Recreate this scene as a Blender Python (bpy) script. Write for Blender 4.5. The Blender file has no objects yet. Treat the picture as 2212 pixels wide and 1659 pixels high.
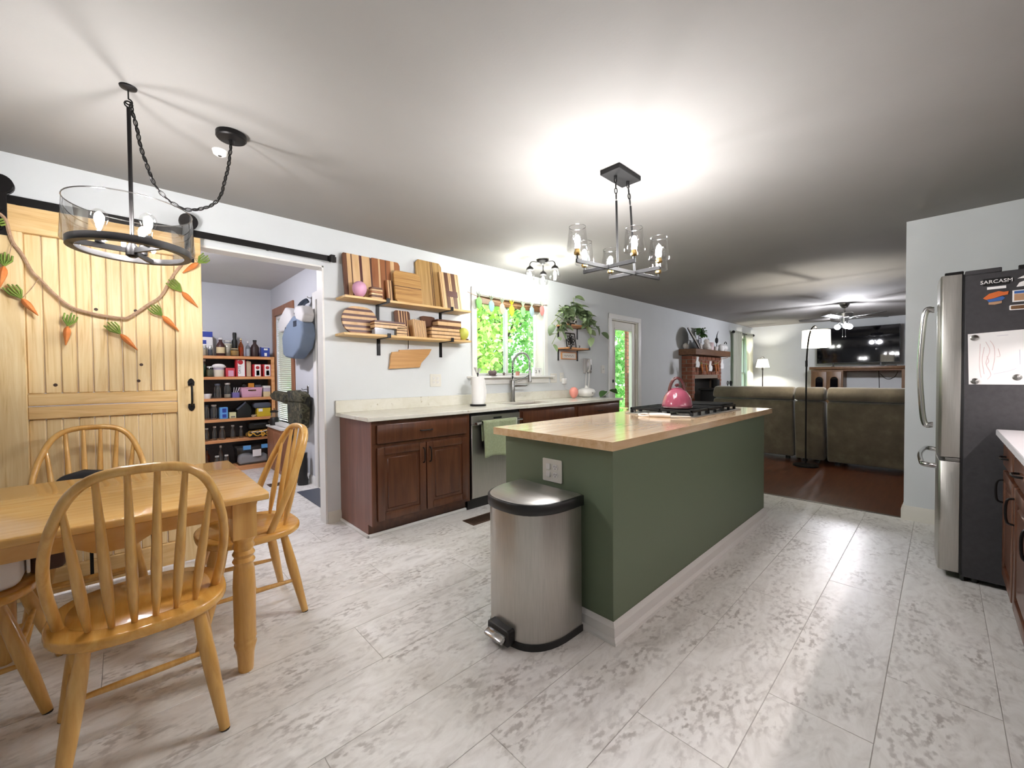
import bpy, bmesh, math, random
from mathutils import Vector, Matrix
random.seed(7)
PI = math.pi
sc = bpy.context.scene
col = sc.collection

# ---------------------------------------------------------------- camera
W_PX, H_PX, F_PX = 2212, 1659, 881.448
yaw, pitch, roll, CAM_Z = math.radians(43.558), math.radians(-1.122), math.radians(-.476), 1.211
fw = Vector((math.sin(yaw)*math.cos(pitch), math.cos(yaw)*math.cos(pitch), math.sin(pitch)))
rt = Vector((math.cos(yaw), -math.sin(yaw), 0)); up = rt.cross(fw)
rt2 = rt*math.cos(roll)+up*math.sin(roll); up2 = -rt*math.sin(roll)+up*math.cos(roll)
cd = bpy.data.cameras.new('camera'); cam = bpy.data.objects.new('camera', cd); col.objects.link(cam)
cam.matrix_world = Matrix(((rt2.x, up2.x, -fw.x, 0), (rt2.y, up2.y, -fw.y, 0), (rt2.z, up2.z, -fw.z, CAM_Z), (0, 0, 0, 1)))
cd.sensor_fit = 'HORIZONTAL'; cd.sensor_width = 36; cd.lens = 36*F_PX/W_PX; cd.clip_start = .02; cd.clip_end = 300
sc.camera = cam

# ---------------------------------------------------------------- world, sun, exposure
sc.view_settings.view_transform = 'Standard'; sc.view_settings.look = 'None'
sc.view_settings.gamma = 1; sc.view_settings.use_curve_mapping = False
sc.view_settings.exposure = 0.38
BULB = 1.0          # overall lamp level
wd = bpy.data.worlds.new('sky'); sc.world = wd; wd.use_nodes = True
bg = wd.node_tree.nodes['Background']
bg.inputs[0].default_value = (.80, .90, 1, 1); bg.inputs[1].default_value = 3.4
sd = bpy.data.lights.new('sun', 'SUN'); so = bpy.data.objects.new('sun', sd); col.objects.link(so)
sd.energy = 8; sd.angle = .02; sd.color = (1, .95, .85)
so.rotation_euler = (math.radians(38), 0, math.radians(25))
sc.cycles.use_denoising = True
sc.cycles.max_bounces = 6; sc.cycles.diffuse_bounces = 4; sc.cycles.glossy_bounces = 3; sc.cycles.transparent_max_bounces = 10
sc.cycles.use_adaptive_sampling = True; sc.cycles.adaptive_threshold = .07
sc.cycles.caustics_reflective = False; sc.cycles.caustics_refractive = False
sc.cycles.sample_clamp_indirect = 6

# ---------------------------------------------------------------- materials
def hx(s):
    s = s.lstrip('#'); o = []
    for i in (0, 2, 4):
        c = int(s[i:i+2], 16)/255; o.append(c/12.92 if c <= .04045 else ((c+.055)/1.055)**2.4)
    return (*o, 1)
M = {}
def mat(name, c, rough=.5, metal=0, spec=.5, emit=0, alpha=None, coat=0, sheen=0, ecol=None):
    m = bpy.data.materials.new(name); m.use_nodes = True; b = m.node_tree.nodes['Principled BSDF']
    if isinstance(c, str): c = hx(c)
    b.inputs['Base Color'].default_value = c; b.inputs['Roughness'].default_value = rough
    b.inputs['Metallic'].default_value = metal; b.inputs['Specular IOR Level'].default_value = spec
    if coat: b.inputs['Coat Weight'].default_value = coat; b.inputs['Coat Roughness'].default_value = .08
    if sheen: b.inputs['Sheen Weight'].default_value = sheen
    if emit: b.inputs['Emission Color'].default_value = hx(ecol) if ecol else c; b.inputs['Emission Strength'].default_value = emit
    M[name] = m; return m
def tex(name, stops, scale=(1, 1, 1), ns=5, detail=5, dist=0, rough=.5, bump=0, rand=True, metal=0, kind='noise', const=False, coat=0, fleck=None, spec=.5, bscale=None, sheen=0):
    """principled material, colour from a stretched noise through a ramp; a per-object offset keeps pieces apart"""
    m = mat(name, (1, 1, 1, 1), rough, metal, spec, coat=coat, sheen=sheen); nt = m.node_tree; N = nt.nodes; L = nt.links
    b = N['Principled BSDF']; tc = N.new('ShaderNodeTexCoord'); mp = N.new('ShaderNodeMapping'); mp.inputs['Scale'].default_value = scale
    L.new(tc.outputs['Object'], mp.inputs['Vector'])
    if rand:
        oi = N.new('ShaderNodeObjectInfo'); mu = N.new('ShaderNodeMath'); mu.operation = 'MULTIPLY'; mu.inputs[1].default_value = 37
        L.new(oi.outputs['Random'], mu.inputs[0]); L.new(mu.outputs[0], mp.inputs['Location'])
    if kind == 'noise':
        t = N.new('ShaderNodeTexNoise'); t.inputs['Scale'].default_value = ns; t.inputs['Detail'].default_value = detail; t.inputs['Distortion'].default_value = dist
        t.inputs['Roughness'].default_value = .6; out = t.outputs['Fac']
    else:
        t = N.new('ShaderNodeTexVoronoi'); t.inputs['Scale'].default_value = ns; t.inputs['Randomness'].default_value = 1; out = t.outputs['Distance']
    L.new(mp.outputs[0], t.inputs['Vector'])
    r = N.new('ShaderNodeValToRGB'); e = r.color_ramp.elements
    if const: r.color_ramp.interpolation = 'CONSTANT'
    for i, (p, c) in enumerate(stops):
        c = hx(c) if isinstance(c, str) else c
        if i < 2: e[i].position = p; e[i].color = c
        else: q = e.new(p); q.color = c
    L.new(out, r.inputs[0]); cout = r.outputs[0]
    if fleck:
        (fs, fstr, lo, hi, fc) = fleck
        mp2 = N.new('ShaderNodeMapping'); mp2.inputs['Scale'].default_value = fstr; L.new(tc.outputs['Object'], mp2.inputs['Vector'])
        if rand: L.new(mu.outputs[0], mp2.inputs['Location'])
        t4 = N.new('ShaderNodeTexNoise'); t4.inputs['Scale'].default_value = 3.2; t4.inputs['Detail'].default_value = 5; L.new(mp.outputs[0], t4.inputs['Vector'])
        r4 = N.new('ShaderNodeValToRGB'); r4.color_ramp.elements[0].position = .42; r4.color_ramp.elements[1].position = .68; L.new(t4.outputs['Fac'], r4.inputs[0])
        t2 = N.new('ShaderNodeTexNoise'); t2.inputs['Scale'].default_value = fs; t2.inputs['Detail'].default_value = 3; L.new(mp2.outputs[0], t2.inputs['Vector'])
        r2 = N.new('ShaderNodeValToRGB'); r2.color_ramp.elements[0].position = lo; r2.color_ramp.elements[1].position = hi
        L.new(t2.outputs['Fac'], r2.inputs[0]); mx = N.new('ShaderNodeMixRGB'); mx.inputs[2].default_value = hx(fc)
        mm = N.new('ShaderNodeMath'); mm.operation = 'MULTIPLY'; L.new(r2.outputs[0], mm.inputs[0]); L.new(r4.outputs[0], mm.inputs[1]); L.new(mm.outputs[0], mx.inputs[0]); L.new(cout, mx.inputs[1]); cout = mx.outputs[0]
    L.new(cout, b.inputs['Base Color'])
    if bump:
        bp = N.new('ShaderNodeBump'); bp.inputs['Strength'].default_value = bump; bp.inputs['Distance'].default_value = .01
        if bscale:
            t3 = N.new('ShaderNodeTexNoise'); t3.inputs['Scale'].default_value = bscale; t3.inputs['Detail'].default_value = 4
            L.new(tc.outputs['Object'], t3.inputs['Vector']); out = t3.outputs['Fac']
        L.new(out, bp.inputs['Height']); L.new(bp.outputs[0], b.inputs['Normal'])
    return m
def glass(name, tint=(1, 1, 1, 1), gloss=.12, rough=.02):
    """thin clear glass: see-through with a fresnel sheen"""
    m = bpy.data.materials.new(name); m.use_nodes = True; nt = m.node_tree; N = nt.nodes; L = nt.links; N.remove(N['Principled BSDF'])
    tr = N.new('ShaderNodeBsdfTransparent'); tr.inputs[0].default_value = tint
    gl = N.new('ShaderNodeBsdfGlossy'); gl.inputs[1].default_value = rough
    lw = N.new('ShaderNodeLayerWeight'); lw.inputs[0].default_value = .35
    ma = N.new('ShaderNodeMath'); ma.operation = 'MULTIPLY_ADD'; ma.inputs[1].default_value = gloss*3; ma.inputs[2].default_value = gloss*.35
    L.new(lw.outputs['Fresnel'], ma.inputs[0]); mx = N.new('ShaderNodeMixShader'); L.new(ma.outputs[0], mx.inputs[0])
    L.new(tr.outputs[0], mx.inputs[1]); L.new(gl.outputs[0], mx.inputs[2]); L.new(mx.outputs[0], N['Material Output'].inputs[0])
    M[name] = m; return m
def leafmat(name, c1, c2, trans=.35, rough=.45):
    m = bpy.data.materials.new(name); m.use_nodes = True; nt = m.node_tree; N = nt.nodes; L = nt.links; N.remove(N['Principled BSDF'])
    g = N.new('ShaderNodeNewGeometry'); oi = N.new('ShaderNodeObjectInfo'); ad = N.new('ShaderNodeMath'); ad.operation = 'ADD'
    L.new(g.outputs['Random Per Island'], ad.inputs[0]); L.new(oi.outputs['Random'], ad.inputs[1])
    fr = N.new('ShaderNodeMath'); fr.operation = 'FRACT'; L.new(ad.outputs[0], fr.inputs[0])
    r = N.new('ShaderNodeValToRGB'); r.color_ramp.elements[0].color = hx(c1); r.color_ramp.elements[1].color = hx(c2); L.new(fr.outputs[0], r.inputs[0])
    d = N.new('ShaderNodeBsdfDiffuse'); t = N.new('ShaderNodeBsdfTranslucent'); gl = N.new('ShaderNodeBsdfGlossy'); gl.inputs[1].default_value = rough
    L.new(r.outputs[0], d.inputs[0]); L.new(r.outputs[0], t.inputs[0])
    m1 = N.new('ShaderNodeMixShader'); m1.inputs[0].default_value = trans; L.new(d.outputs[0], m1.inputs[1]); L.new(t.outputs[0], m1.inputs[2])
    m2 = N.new('ShaderNodeMixShader'); m2.inputs[0].default_value = .06; L.new(m1.outputs[0], m2.inputs[1]); L.new(gl.outputs[0], m2.inputs[2])
    L.new(m2.outputs[0], N['Material Output'].inputs[0]); M[name] = m; return m
def emis(name, c, s):
    m = bpy.data.materials.new(name); m.use_nodes = True; nt = m.node_tree; N = nt.nodes; N.remove(N['Principled BSDF'])
    e = N.new('ShaderNodeEmission'); e.inputs[0].default_value = hx(c) if isinstance(c, str) else c; e.inputs[1].default_value = s
    nt.links.new(e.outputs[0], N['Material Output'].inputs[0]); M[name] = m; return m

tex('wall_paint', [(.3, '#d6d9da'), (.7, '#dbdedf')], ns=2, rough=.75, bump=.03, rand=False, bscale=120)
tex('pantry_paint', [(.3, '#c9cace'), (.7, '#cecfd3')], ns=2, rough=.8, bump=.03, rand=False, bscale=120)
tex('pantry_ceiling', [(.3, '#c6c2c0'), (.7, '#ccc8c6')], ns=1.5, rough=.85, rand=False)
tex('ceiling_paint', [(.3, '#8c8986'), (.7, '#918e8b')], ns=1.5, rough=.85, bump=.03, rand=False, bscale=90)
mat('white_trim', '#e6e4e0', .4); mat('cream_trim', '#dcd8cd', .45)
tex('vinyl', [(.25, '#c4bfba'), (.42, '#dfdbd6'), (.6, '#ebe8e4'), (.8, '#dcd8d2')], scale=(1.2, 2.6, 1), ns=4.5, detail=9, dist=1.6, rough=.34, spec=.42,
    fleck=(40, (.7, 1.2, 1), .48, .62, '#b0a9a3'))
mat('grout', '#b5b0aa', .8)
tex('dark_floor', [(.3, '#3c1c10'), (.55, '#56301d'), (.8, '#6a3d27')], scale=(1.5, 14, 1), ns=2, detail=4, rough=.28, rand=False)
tex('oak_seat', [(.25, '#bd8438'), (.5, '#cf9848'), (.8, '#dcae62')], scale=(16, 2, 16), ns=1.4, detail=4, dist=.6, rough=.26, coat=.3)
tex('oak', [(.25, '#bb8941'), (.5, '#cf9f57'), (.8, '#dfb670')], scale=(18, 18, 1.4), ns=1.6, detail=4, dist=.6, rough=.28, coat=.25)
tex('oak_top', [(.25, '#c08c45'), (.5, '#d2a25a'), (.8, '#dfb572')], scale=(2, 20, 6), ns=1.6, detail=4, dist=.5, rough=.22, coat=.4)
tex('pine', [(.2, '#bd965e'), (.42, '#ddc08c'), (.7, '#ead4a8')], scale=(15, 6, .9), ns=1.7, detail=4, dist=1.6, rough=.55)
tex('pine_h', [(.2, '#b0824a'), (.42, '#d3ae75'), (.7, '#e2c48f')], scale=(.9, 6, 15), ns=1.7, detail=4, dist=1.6, rough=.55)
tex('pine_shelf', [(.25, '#c79a5e'), (.5, '#dcb67c'), (.8, '#e8cb98')], scale=(1, 14, 14), ns=1.8, detail=4, dist=1, rough=.5)
tex('cherry', [(.2, '#3b1c10'), (.5, '#54301d'), (.8, '#694029')], scale=(9, 9, .9), ns=2.2, detail=5, dist=.5, rough=.32, coat=.2)
tex('cherry_side', [(.2, '#5f3a2b'), (.5, '#74493a'), (.8, '#8a5d4c')], scale=(10, 10, .8), ns=2.2, detail=5, dist=.6, rough=.38, coat=.1)
tex('butcher', [(.25, '#cfa77e'), (.5, '#e0bf97'), (.8, '#ecd3b3')], scale=(1.2, 10, 10), ns=2.2, detail=5, dist=.6, rough=.16, coat=.5)
mat('island_green', '#68745d', .5); mat('black_metal', '#1d1b1b', .42, .6); mat('black_plastic', '#121212', .4)
mat('iron', '#151515', .6, .3); mat('matte_black', '#131212', .65, spec=.25)
tex('quartz', [(.3, '#d9d5c6'), (.6, '#e2dfd4'), (.8, '#cfc8b4')], ns=7, detail=6, dist=1.2, rough=.18, fleck=(26, (1, 1, 1), .62, .72, '#b4ab92'))
tex('quartz_white', [(.3, '#e2dfe2'), (.7, '#ebe8ea')], ns=5, rough=.2)
tex('steel', [(.3, '#b6b4b0'), (.7, '#c2c0bc')], scale=(40, 1, 1), ns=8, detail=2, rough=.42, metal=1)
tex('steel_v', [(.3, '#b2afa9'), (.7, '#bebbb5')], scale=(40, 40, 1), ns=8, detail=2, rough=.36, metal=1)
mat('chrome', '#b9b9b8', .16, 1); mat('nickel', '#93918d', .3, 1); mat('brass', '#9c8152', .3, 1)
tex('fridge_side', [(.3, '#3a393b'), (.7, '#424143')], ns=40, rough=.55, metal=.3, bump=.05)
mat('plate_white', '#dedbd2', .35); mat('white_plastic', '#e8e6e3', .35); mat('white', '#f2f0ee', .5); mat('dark_slot', '#2a2826', .6)
glass('glass_edge', gloss=.5, rough=.1); glass('clear_glass', gloss=.2); glass('pane_glass', tint=(.96, 1, .98, 1), gloss=.05); glass('jar_glass', tint=(.93, .95, .95, 1), gloss=.2); glass('amber_glass', tint=(.8, .35, .05, 1), gloss=.15)
glass('clear_plastic', tint=(.86, .89, .92, 1), gloss=.14, rough=.12)
mat('walnut', '#5b3826', .4); mat('maple', '#d9b283', .42); mat('cherrywood', '#9a5f38', .42); mat('purpleheart', '#5a3530', .4)
tex('walnut_g', [(.25, '#4f2f20'), (.7, '#6d4833')], scale=(12, 12, 1.5), ns=3, rough=.42)
tex('maple_g', [(.25, '#cfa676'), (.7, '#e0bd90')], scale=(12, 12, 1.5), ns=3, rough=.42)
tex('cherry_g', [(.25, '#8b5430'), (.7, '#a86d43')], scale=(12, 12, 1.5), ns=3, rough=.42)
tex('zebra_v', [(.3, '#94703d'), (.5, '#b48f58'), (.75, '#cba876')], scale=(26, 10, .6), ns=2.4, dist=.5, rough=.42)
tex('zebra_h', [(.3, '#94683a'), (.5, '#b98c53'), (.75, '#cfa870')], scale=(.9, 10, 26), ns=1.6, dist=1.2, rough=.42)
tex('bamboo', [(.3, '#bb8a52'), (.7, '#d0a066')], scale=(1, 8, 30), ns=3, rough=.45)
mat('pink_egg', '#d9a3bf', .5); mat('green_egg', '#c3c558', .45); mat('coral_egg', '#ee9a8d', .5)
tex('carrot', [(.3, '#cf7434'), (.7, '#dd8f52')], ns=20, rough=.6); tex('carrot_green', [(.3, '#6d8a3a'), (.7, '#98ad57')], ns=20, rough=.7)
tex('rope', [(.3, '#94745a'), (.7, '#b79a80')], ns=60, rough=.9)
tex('towel', [(.3, '#8a9370'), (.7, '#9aa381')], ns=60, rough=.95, bump=.4, sheen=.3)
tex('sofa', [(.3, '#4f4536'), (.55, '#615644'), (.75, '#756a54')], ns=5, detail=6, rough=.85, bump=.1, sheen=.4)
tex('brick', [(.2, '#5d3321'), (.5, '#86503a'), (.8, '#9d6a50')], scale=(1, 1, 1), ns=1.2, detail=4, rough=.85, bump=.4)
mat('mortar', '#8d7c6c', .9); tex('mantel_wood', [(.3, '#5a3a24'), (.7, '#7a5436')], scale=(1, 8, 14), ns=3, rough=.6)
tex('shelf_wood', [(.25, '#b7794a'), (.5, '#cf9360'), (.8, '#dba678')], scale=(1, 10, 12), ns=2.5, rough=.5)
tex('trim_wood', [(.25, '#7d4f36'), (.7, '#9c6a4c')], scale=(9, 9, 1), ns=2.5, rough=.45)
mat('tv_black', '#07070d', .04, spec=.35); tex('oak_cab', [(.3, '#62452b'), (.7, '#7e5d3d')], scale=(8, 8, 1), ns=3, rough=.4)
mat('lamp_fabric', '#f3efe6', .8, emit=3.2, ecol='#fff4dd'); mat('curtain', '#d5d8c8', .9)
leafmat('leaf_bright', '#9cc84e', '#dff0a4', .5); leafmat('leaf_mid', '#63a853', '#b3dc8e', .45); leafmat('leaf_dark', '#2c4a22', '#5f8348', .15)
leafmat('pothos', '#46583a', '#8a9b72', .1)
tex('bark', [(.3, '#4d4237'), (.7, '#6f6152')], scale=(6, 6, 1), ns=4, rough=.95, bump=.4); tex('grass', [(.3, '#5f8f3a'), (.7, '#8fbb5a')], ns=6, rough=.95, rand=False)
tex('camo', [(0, '#23231c'), (.42, '#4a4836'), (.5, '#33301f'), (.58, '#5d5642')], ns=9, detail=3, const=True, rough=.9)
mat('blue_cloth', '#6d7a8d', .9); mat('navy', '#232c3a', .8); mat('white_cloth', '#c9c6c4', .9); mat('black_cloth', '#17171a', .8)
# ---------------------------------------------------------------- mesh helpers
ORG = {}
class MB:
    def __init__(s): s.v = []; s.f = []
    def add(s, vs, fs):
        k = len(s.v); s.v += [tuple(p) for p in vs]; s.f += [tuple(i+k for i in f) for f in fs]; return s
    def box(s, x0, x1, y0, y1, z0, z1):
        return s.add([(x, y, z) for z in (z0, z1) for y in (y0, y1) for x in (x0, x1)],
                     [(0, 2, 3, 1), (4, 5, 7, 6), (0, 1, 5, 4), (2, 6, 7, 3), (0, 4, 6, 2), (1, 3, 7, 5)])
    def cbox(s, c, d): return s.box(c[0]-d[0]/2, c[0]+d[0]/2, c[1]-d[1]/2, c[1]+d[1]/2, c[2]-d[2]/2, c[2]+d[2]/2)
    def tube(s, pts, r, n=8, closed=False, flat=1.0):
        P = [Vector(p) for p in pts]; m = len(P); R = r if isinstance(r, (list, tuple)) else [r]*m
        t0 = (P[1]-P[0]).normalized(); ref = Vector((0, 0, 1)) if abs(t0.z) < .9 else Vector((1, 0, 0))
        u = t0.cross(ref).normalized(); vs = []; fs = []; prev = t0
        for i in range(m):
            if closed: t = (P[(i+1) % m]-P[i-1]).normalized()
            else: t = (P[min(i+1, m-1)]-P[max(i-1, 0)]).normalized()
            u = (u-t*u.dot(t)); u = u.normalized() if u.length > 1e-6 else t.orthogonal().normalized(); w = t.cross(u)
            for j in range(n):
                a = 2*PI*j/n; vs.append(P[i]+u*(R[i]*math.cos(a))+w*(R[i]*flat*math.sin(a)))
        for i in range(m if closed else m-1):
            k = (i+1) % m
            for j in range(n): fs.append((i*n+j, i*n+(j+1) % n, k*n+(j+1) % n, k*n+j))
        if not closed: fs += [tuple(range(n-1, -1, -1)), tuple((m-1)*n+j for j in range(n))]
        return s.add(vs, fs)
    def lathe(s, prof, c=(0, 0, 0), n=20, sx=1, sy=1, cap=True):
        vs = []; fs = []
        for r, z in prof:
            for j in range(n): a = 2*PI*j/n; vs.append((c[0]+r*sx*math.cos(a), c[1]+r*sy*math.sin(a), c[2]+z))
        for i in range(len(prof)-1):
            for j in range(n): fs.append((i*n+j, i*n+(j+1) % n, (i+1)*n+(j+1) % n, (i+1)*n+j))
        if cap: fs += [tuple(range(n-1, -1, -1)), tuple((len(prof)-1)*n+j for j in range(n))]
        return s.add(vs, fs)
    def prism(s, poly, ax, a, b):
        n = len(poly)
        def q(p, t): return (t, p[0], p[1]) if ax == 'x' else (p[0], t, p[1]) if ax == 'y' else (p[0], p[1], t)
        return s.add([q(p, a) for p in poly]+[q(p, b) for p in poly],
                     [tuple(range(n-1, -1, -1)), tuple(range(n, 2*n))]+[(i, (i+1) % n, n+(i+1) % n, n+i) for i in range(n)])
    def ell(s, c, rx, ry=None, rz=None, n=14, m=9, egg=0):
        ry = ry or rx; rz = rz or rx; prof = []
        for i in range(m+1):
            t = PI*i/m; prof.append((max(math.sin(t), .004)*(1+egg*math.cos(t)), -math.cos(t)*rz))
        return s.lathe(prof, c, n, rx, ry)
    def xf(s, mt):
        s.v = [tuple(mt @ Vector(p)) for p in s.v]; return s
    def mesh(s, name, bevel=0, seg=1, org=Vector((0, 0, 0)), sharp=38, solid=0):
        me = bpy.data.meshes.new(name); me.from_pydata([tuple(Vector(p)-org) for p in s.v], [], s.f)
        bm = bmesh.new(); bm.from_mesh(me); bmesh.ops.recalc_face_normals(bm, faces=bm.faces)
        if bevel:
            ed = [e for e in bm.edges if len(e.link_faces) == 2 and e.calc_face_angle(0) > .5]
            bmesh.ops.bevel(bm, geom=ed, offset=bevel, segments=seg, affect='EDGES', profile=.5, clamp_overlap=True)
        for f in bm.faces: f.smooth = True
        bm.to_mesh(me); bm.free(); me.set_sharp_from_angle(angle=math.radians(sharp)); return me
    def build(s, name, m, parent=None, base=None, bevel=0, seg=1, sharp=38):
        org = ORG[parent] if parent else Vector(base if base else (0, 0, 0))
        me = s.mesh(name, bevel, seg, org, sharp); me.materials.append(M[m] if isinstance(m, str) else m)
        o = bpy.data.objects.new(name, me); col.objects.link(o)
        if parent: o.parent = parent
        else: o.location = org
        ORG[o] = org; return o
def tag(o, label=None, cat=None, group=None, kind=None):
    if label: o['label'] = label
    if cat: o['category'] = cat
    if group: o['group'] = group
    if kind: o['kind'] = kind
    return o
def thing(name, label, cat, loc=(0, 0, 0), group=None):
    o = bpy.data.objects.new(name, None); col.objects.link(o); o.empty_display_size = .05; o.location = loc; ORG[o] = Vector(loc)
    return tag(o, label, cat, group)
def struct(name, loc=(0, 0, 0), label=None, cat=None):
    o = thing(name, label, cat, loc); o['kind'] = 'structure'; return o
def share(o, parent, loc=(0, 0, 0), rot=None, scale=None, name=None):
    """another piece with the same mesh"""
    c = o.copy(); col.objects.link(c); c.parent = parent; c.location = loc
    if rot: c.rotation_euler = rot
    if scale: c.scale = scale
    ORG[c] = ORG.get(parent, Vector((0, 0, 0))); return c
def copy_tree(o, parent=None):
    c = o.copy(); col.objects.link(c); c.parent = parent
    for ch in list(o.children): copy_tree(ch, c)
    return c
def B(*a): return MB().box(*a)
def rrect(x0, x1, y0, y1, r, n=5):
    p = []
    for cx, cy, a0 in ((x1-r, y1-r, 0), (x0+r, y1-r, 90), (x0+r, y0+r, 180), (x1-r, y0+r, 270)):
        for i in range(n+1): a = math.radians(a0+90*i/n); p.append((cx+r*math.cos(a), cy+r*math.sin(a)))
    return p
def arc(c, r, a0, a1, n, ax='xz'):
    o = []
    for i in range(n+1):
        a = math.radians(a0+(a1-a0)*i/n); u, v = r*math.cos(a), r*math.sin(a)
        o.append({'xz': (c[0]+u, c[1], c[2]+v), 'yz': (c[0], c[1]+u, c[2]+v), 'xy': (c[0]+u, c[1]+v, c[2])}[ax])
    return o
def spline(pts, n=8):
    P = [Vector(p) for p in pts]; P = [P[0]*2-P[1]]+P+[P[-1]*2-P[-2]]; o = []
    for i in range(1, len(P)-2):
        for k in range(n):
            t = k/n; a, b, c, d = P[i-1:i+3]
            o.append(.5*((2*b)+(c-a)*t+(2*a-5*b+4*c-d)*t*t+(3*b-a-3*c+d)*t**3))
    o.append(P[-2]); return o
def text(name, body, size, mt, parent, mw, depth=.002, align='CENTER'):
    cu = bpy.data.curves.new(name, 'FONT'); cu.body = body; cu.size = size; cu.extrude = depth; cu.align_x = align; cu.align_y = 'CENTER'
    cu.resolution_u = 3
    t = bpy.data.objects.new(name+'_curve', cu); col.objects.link(t); dg = bpy.context.evaluated_depsgraph_get(); dg.update()
    me = bpy.data.meshes.new_from_object(t.evaluated_get(dg)); bpy.data.objects.remove(t)
    me.name = name; me.materials.clear(); me.materials.append(M[mt]); me.transform(Matrix.Translation(-ORG[parent]) @ mw)
    o = bpy.data.objects.new(name, me); col.objects.link(o); o.parent = parent; return o
def chain(pts, link=.034, wid=.019, r=.0028):
    """links along a path, alternately turned"""
    P = spline(pts, 14); mb = MB(); acc = 0; k = 0; last = P[0]
    for i in range(1, len(P)):
        acc += (P[i]-last).length; last = P[i]
        if acc >= link*.72:
            t = (P[min(i+1, len(P)-1)]-P[i-1]).normalized(); ref = Vector((0, 0, 1)) if abs(t.z) < .9 else Vector((1, 0, 0))
            u = t.cross(ref).normalized(); w = t.cross(u); side = u if k % 2 else w
            side = (u+w).normalized() if k % 2 else (u-w).normalized()
            ring = []
            for q in range(10):
                a = 2*PI*q/10; ring.append(P[i]+t*(link/2-r)*math.cos(a)*(1.0)+side*(wid/2-r)*math.sin(a))
            mb.tube(ring, r, 5, closed=True); acc = 0; k += 1
    return mb

# ---------------------------------------------------------------- the room shell
Wy = 3.492; HC = 2.443
def walls(name, m, ax, t0, t1, u0, u1, z1, holes, base=None):
    """a wall slab with rectangular openings (u0,u1,z0,z1)"""
    us = sorted({u0, u1}|{h[0] for h in holes}|{h[1] for h in holes}); zs = sorted({0, z1}|{h[2] for h in holes}|{h[3] for h in holes}); mb = MB()
    for a, b in zip(us, us[1:]):
        for c, d in zip(zs, zs[1:]):
            if any(h[0] <= a and b <= h[1] and h[2] <= c and d <= h[3] for h in holes): continue
            if ax == 'y': mb.box(a, b, t0, t1, c, d)
            else: mb.box(t0, t1, a, b, c, d)
    o = mb.build(name, m, base=base or ((u0+u1)/2, t0, 0) if ax == 'y' else (t0, (u0+u1)/2, 0)); o['kind'] = 'structure'; return o
PW = 1.199
walls('wall_back', 'wall_paint', 'y', Wy, Wy+.12, -2.6, 12.2, HC, [(-.40, PW, 0, 2.122), (2.79, 3.88, 1.215, 2.105), (5.425, 6.225, 0, 2.075), (10.75, 11.75, .35, 2.12)])
walls('wall_front', 'wall_paint', 'y', -.97, -.85, -2.6, 4.782, HC, [])
walls('wall_left', 'wall_paint', 'x', -2.72, -2.6, -.97, 6.75, HC+.12, [])
walls('wall_right', 'wall_paint', 'x', 12.1, 12.22, -2.6, Wy+.12, HC, [])
walls('wall_partition', 'wall_paint', 'x', 4.662, 4.782, -2.6, .205, HC, [])
walls('wall_living_front', 'wall_paint', 'y', -2.72, -2.6, 4.6, 12.2, HC, [])
HP = 2.47
walls('wall_pantry_back', 'pantry_paint', 'y', 6.62, 6.74, -2.6, 1.7, HP, [])
walls('wall_pantry_right', 'pantry_paint', 'x', 1.545, 1.665, Wy+.12, 6.62, HP, [(5.62, 6.36, .62, 2.06), (3.86, 4.72, 0, 2.06)])
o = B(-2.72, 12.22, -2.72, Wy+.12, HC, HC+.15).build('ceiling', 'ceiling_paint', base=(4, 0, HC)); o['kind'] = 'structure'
o = B(-2.72, 1.7, Wy+.12, 6.74, HP, HP+.15).build('ceiling_pantry', 'pantry_ceiling', base=(0, 5, HP)); o['kind'] = 'structure'
# kitchen floor: vinyl planks laid along x, each a piece
fl = struct('floor', (0, 0, 0)); B(-2.72, 4.69, -.97, 6.74, -.1, -.0015).build('subfloor', 'grout', fl)
PLW, PLL = .301, 1.22
pl = B(0, PLL-.0022, 0, PLW-.0022, -.004, 0).build('plank', 'vinyl', fl, bevel=.0008)
first = True; j = 0; y = .443-PLW*5
while y < 6.62:
    off = (j*.437) % PLL; x = -2.6-off
    while x < 4.69:
        a, b = max(x, -2.6), min(x+PLL, 4.68)
        inpant = y > Wy-.1
        if b-a > .05 and not (inpant and a > 1.55):
            s = (min(b, 1.56 if inpant else 9)-a)/PLL
            q = pl if first else share(pl, fl)
            q.location = (a, y, 0); q.scale = (s, 1, 1); first = False
        x += PLL
    y += PLW; j += 1
lf = B(4.69, 12.22, -2.72, Wy+.12, -.1, -.002).build('floor_living', 'dark_floor', base=(8, 0, 0)); lf['kind'] = 'structure'
B(4.672, 4.705, .205, Wy, -.01, .004).build('trim_1', 'nickel', base=(4.69, 1.8, 0), bevel=.002)['kind'] = 'structure'
def bboard(name, pts, h=.095, t=.014, m='cream_trim'):
    """baseboard with an ogee top along straight runs; pts = [(x0,y0,x1,y1,nx,ny)]"""
    mb = MB()
    for x0, y0, x1, y1, nx, ny in pts:
        pr = [(0, 0), (t, 0), (t, h*.72), (t*.75, h*.8), (t*.55, h*.92), (t*.3, h), (0, h)]
        n = len(pr); vs = []
        for (x, y) in ((x0, y0), (x1, y1)): vs += [(x+nx*p, y+ny*p, z) for p, z in pr]
        mb.add(vs, [tuple(range(n-1, -1, -1)), tuple(range(n, 2*n))]+[(i, (i+1) % n, n+(i+1) % n, n+i) for i in range(n)])
    o = mb.build(name, m, base=(pts[0][0], pts[0][1], 0)); o['kind'] = 'structure'; return o
bboard('baseboard_back', [(PW+.003, Wy, 1.317, Wy, 0, -1), (6.31, Wy, 7.88, Wy, 0, -1), (9.4, Wy, 12.1, Wy, 0, -1), (4.70, Wy, 5.33, Wy, 0, -1)])
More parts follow.
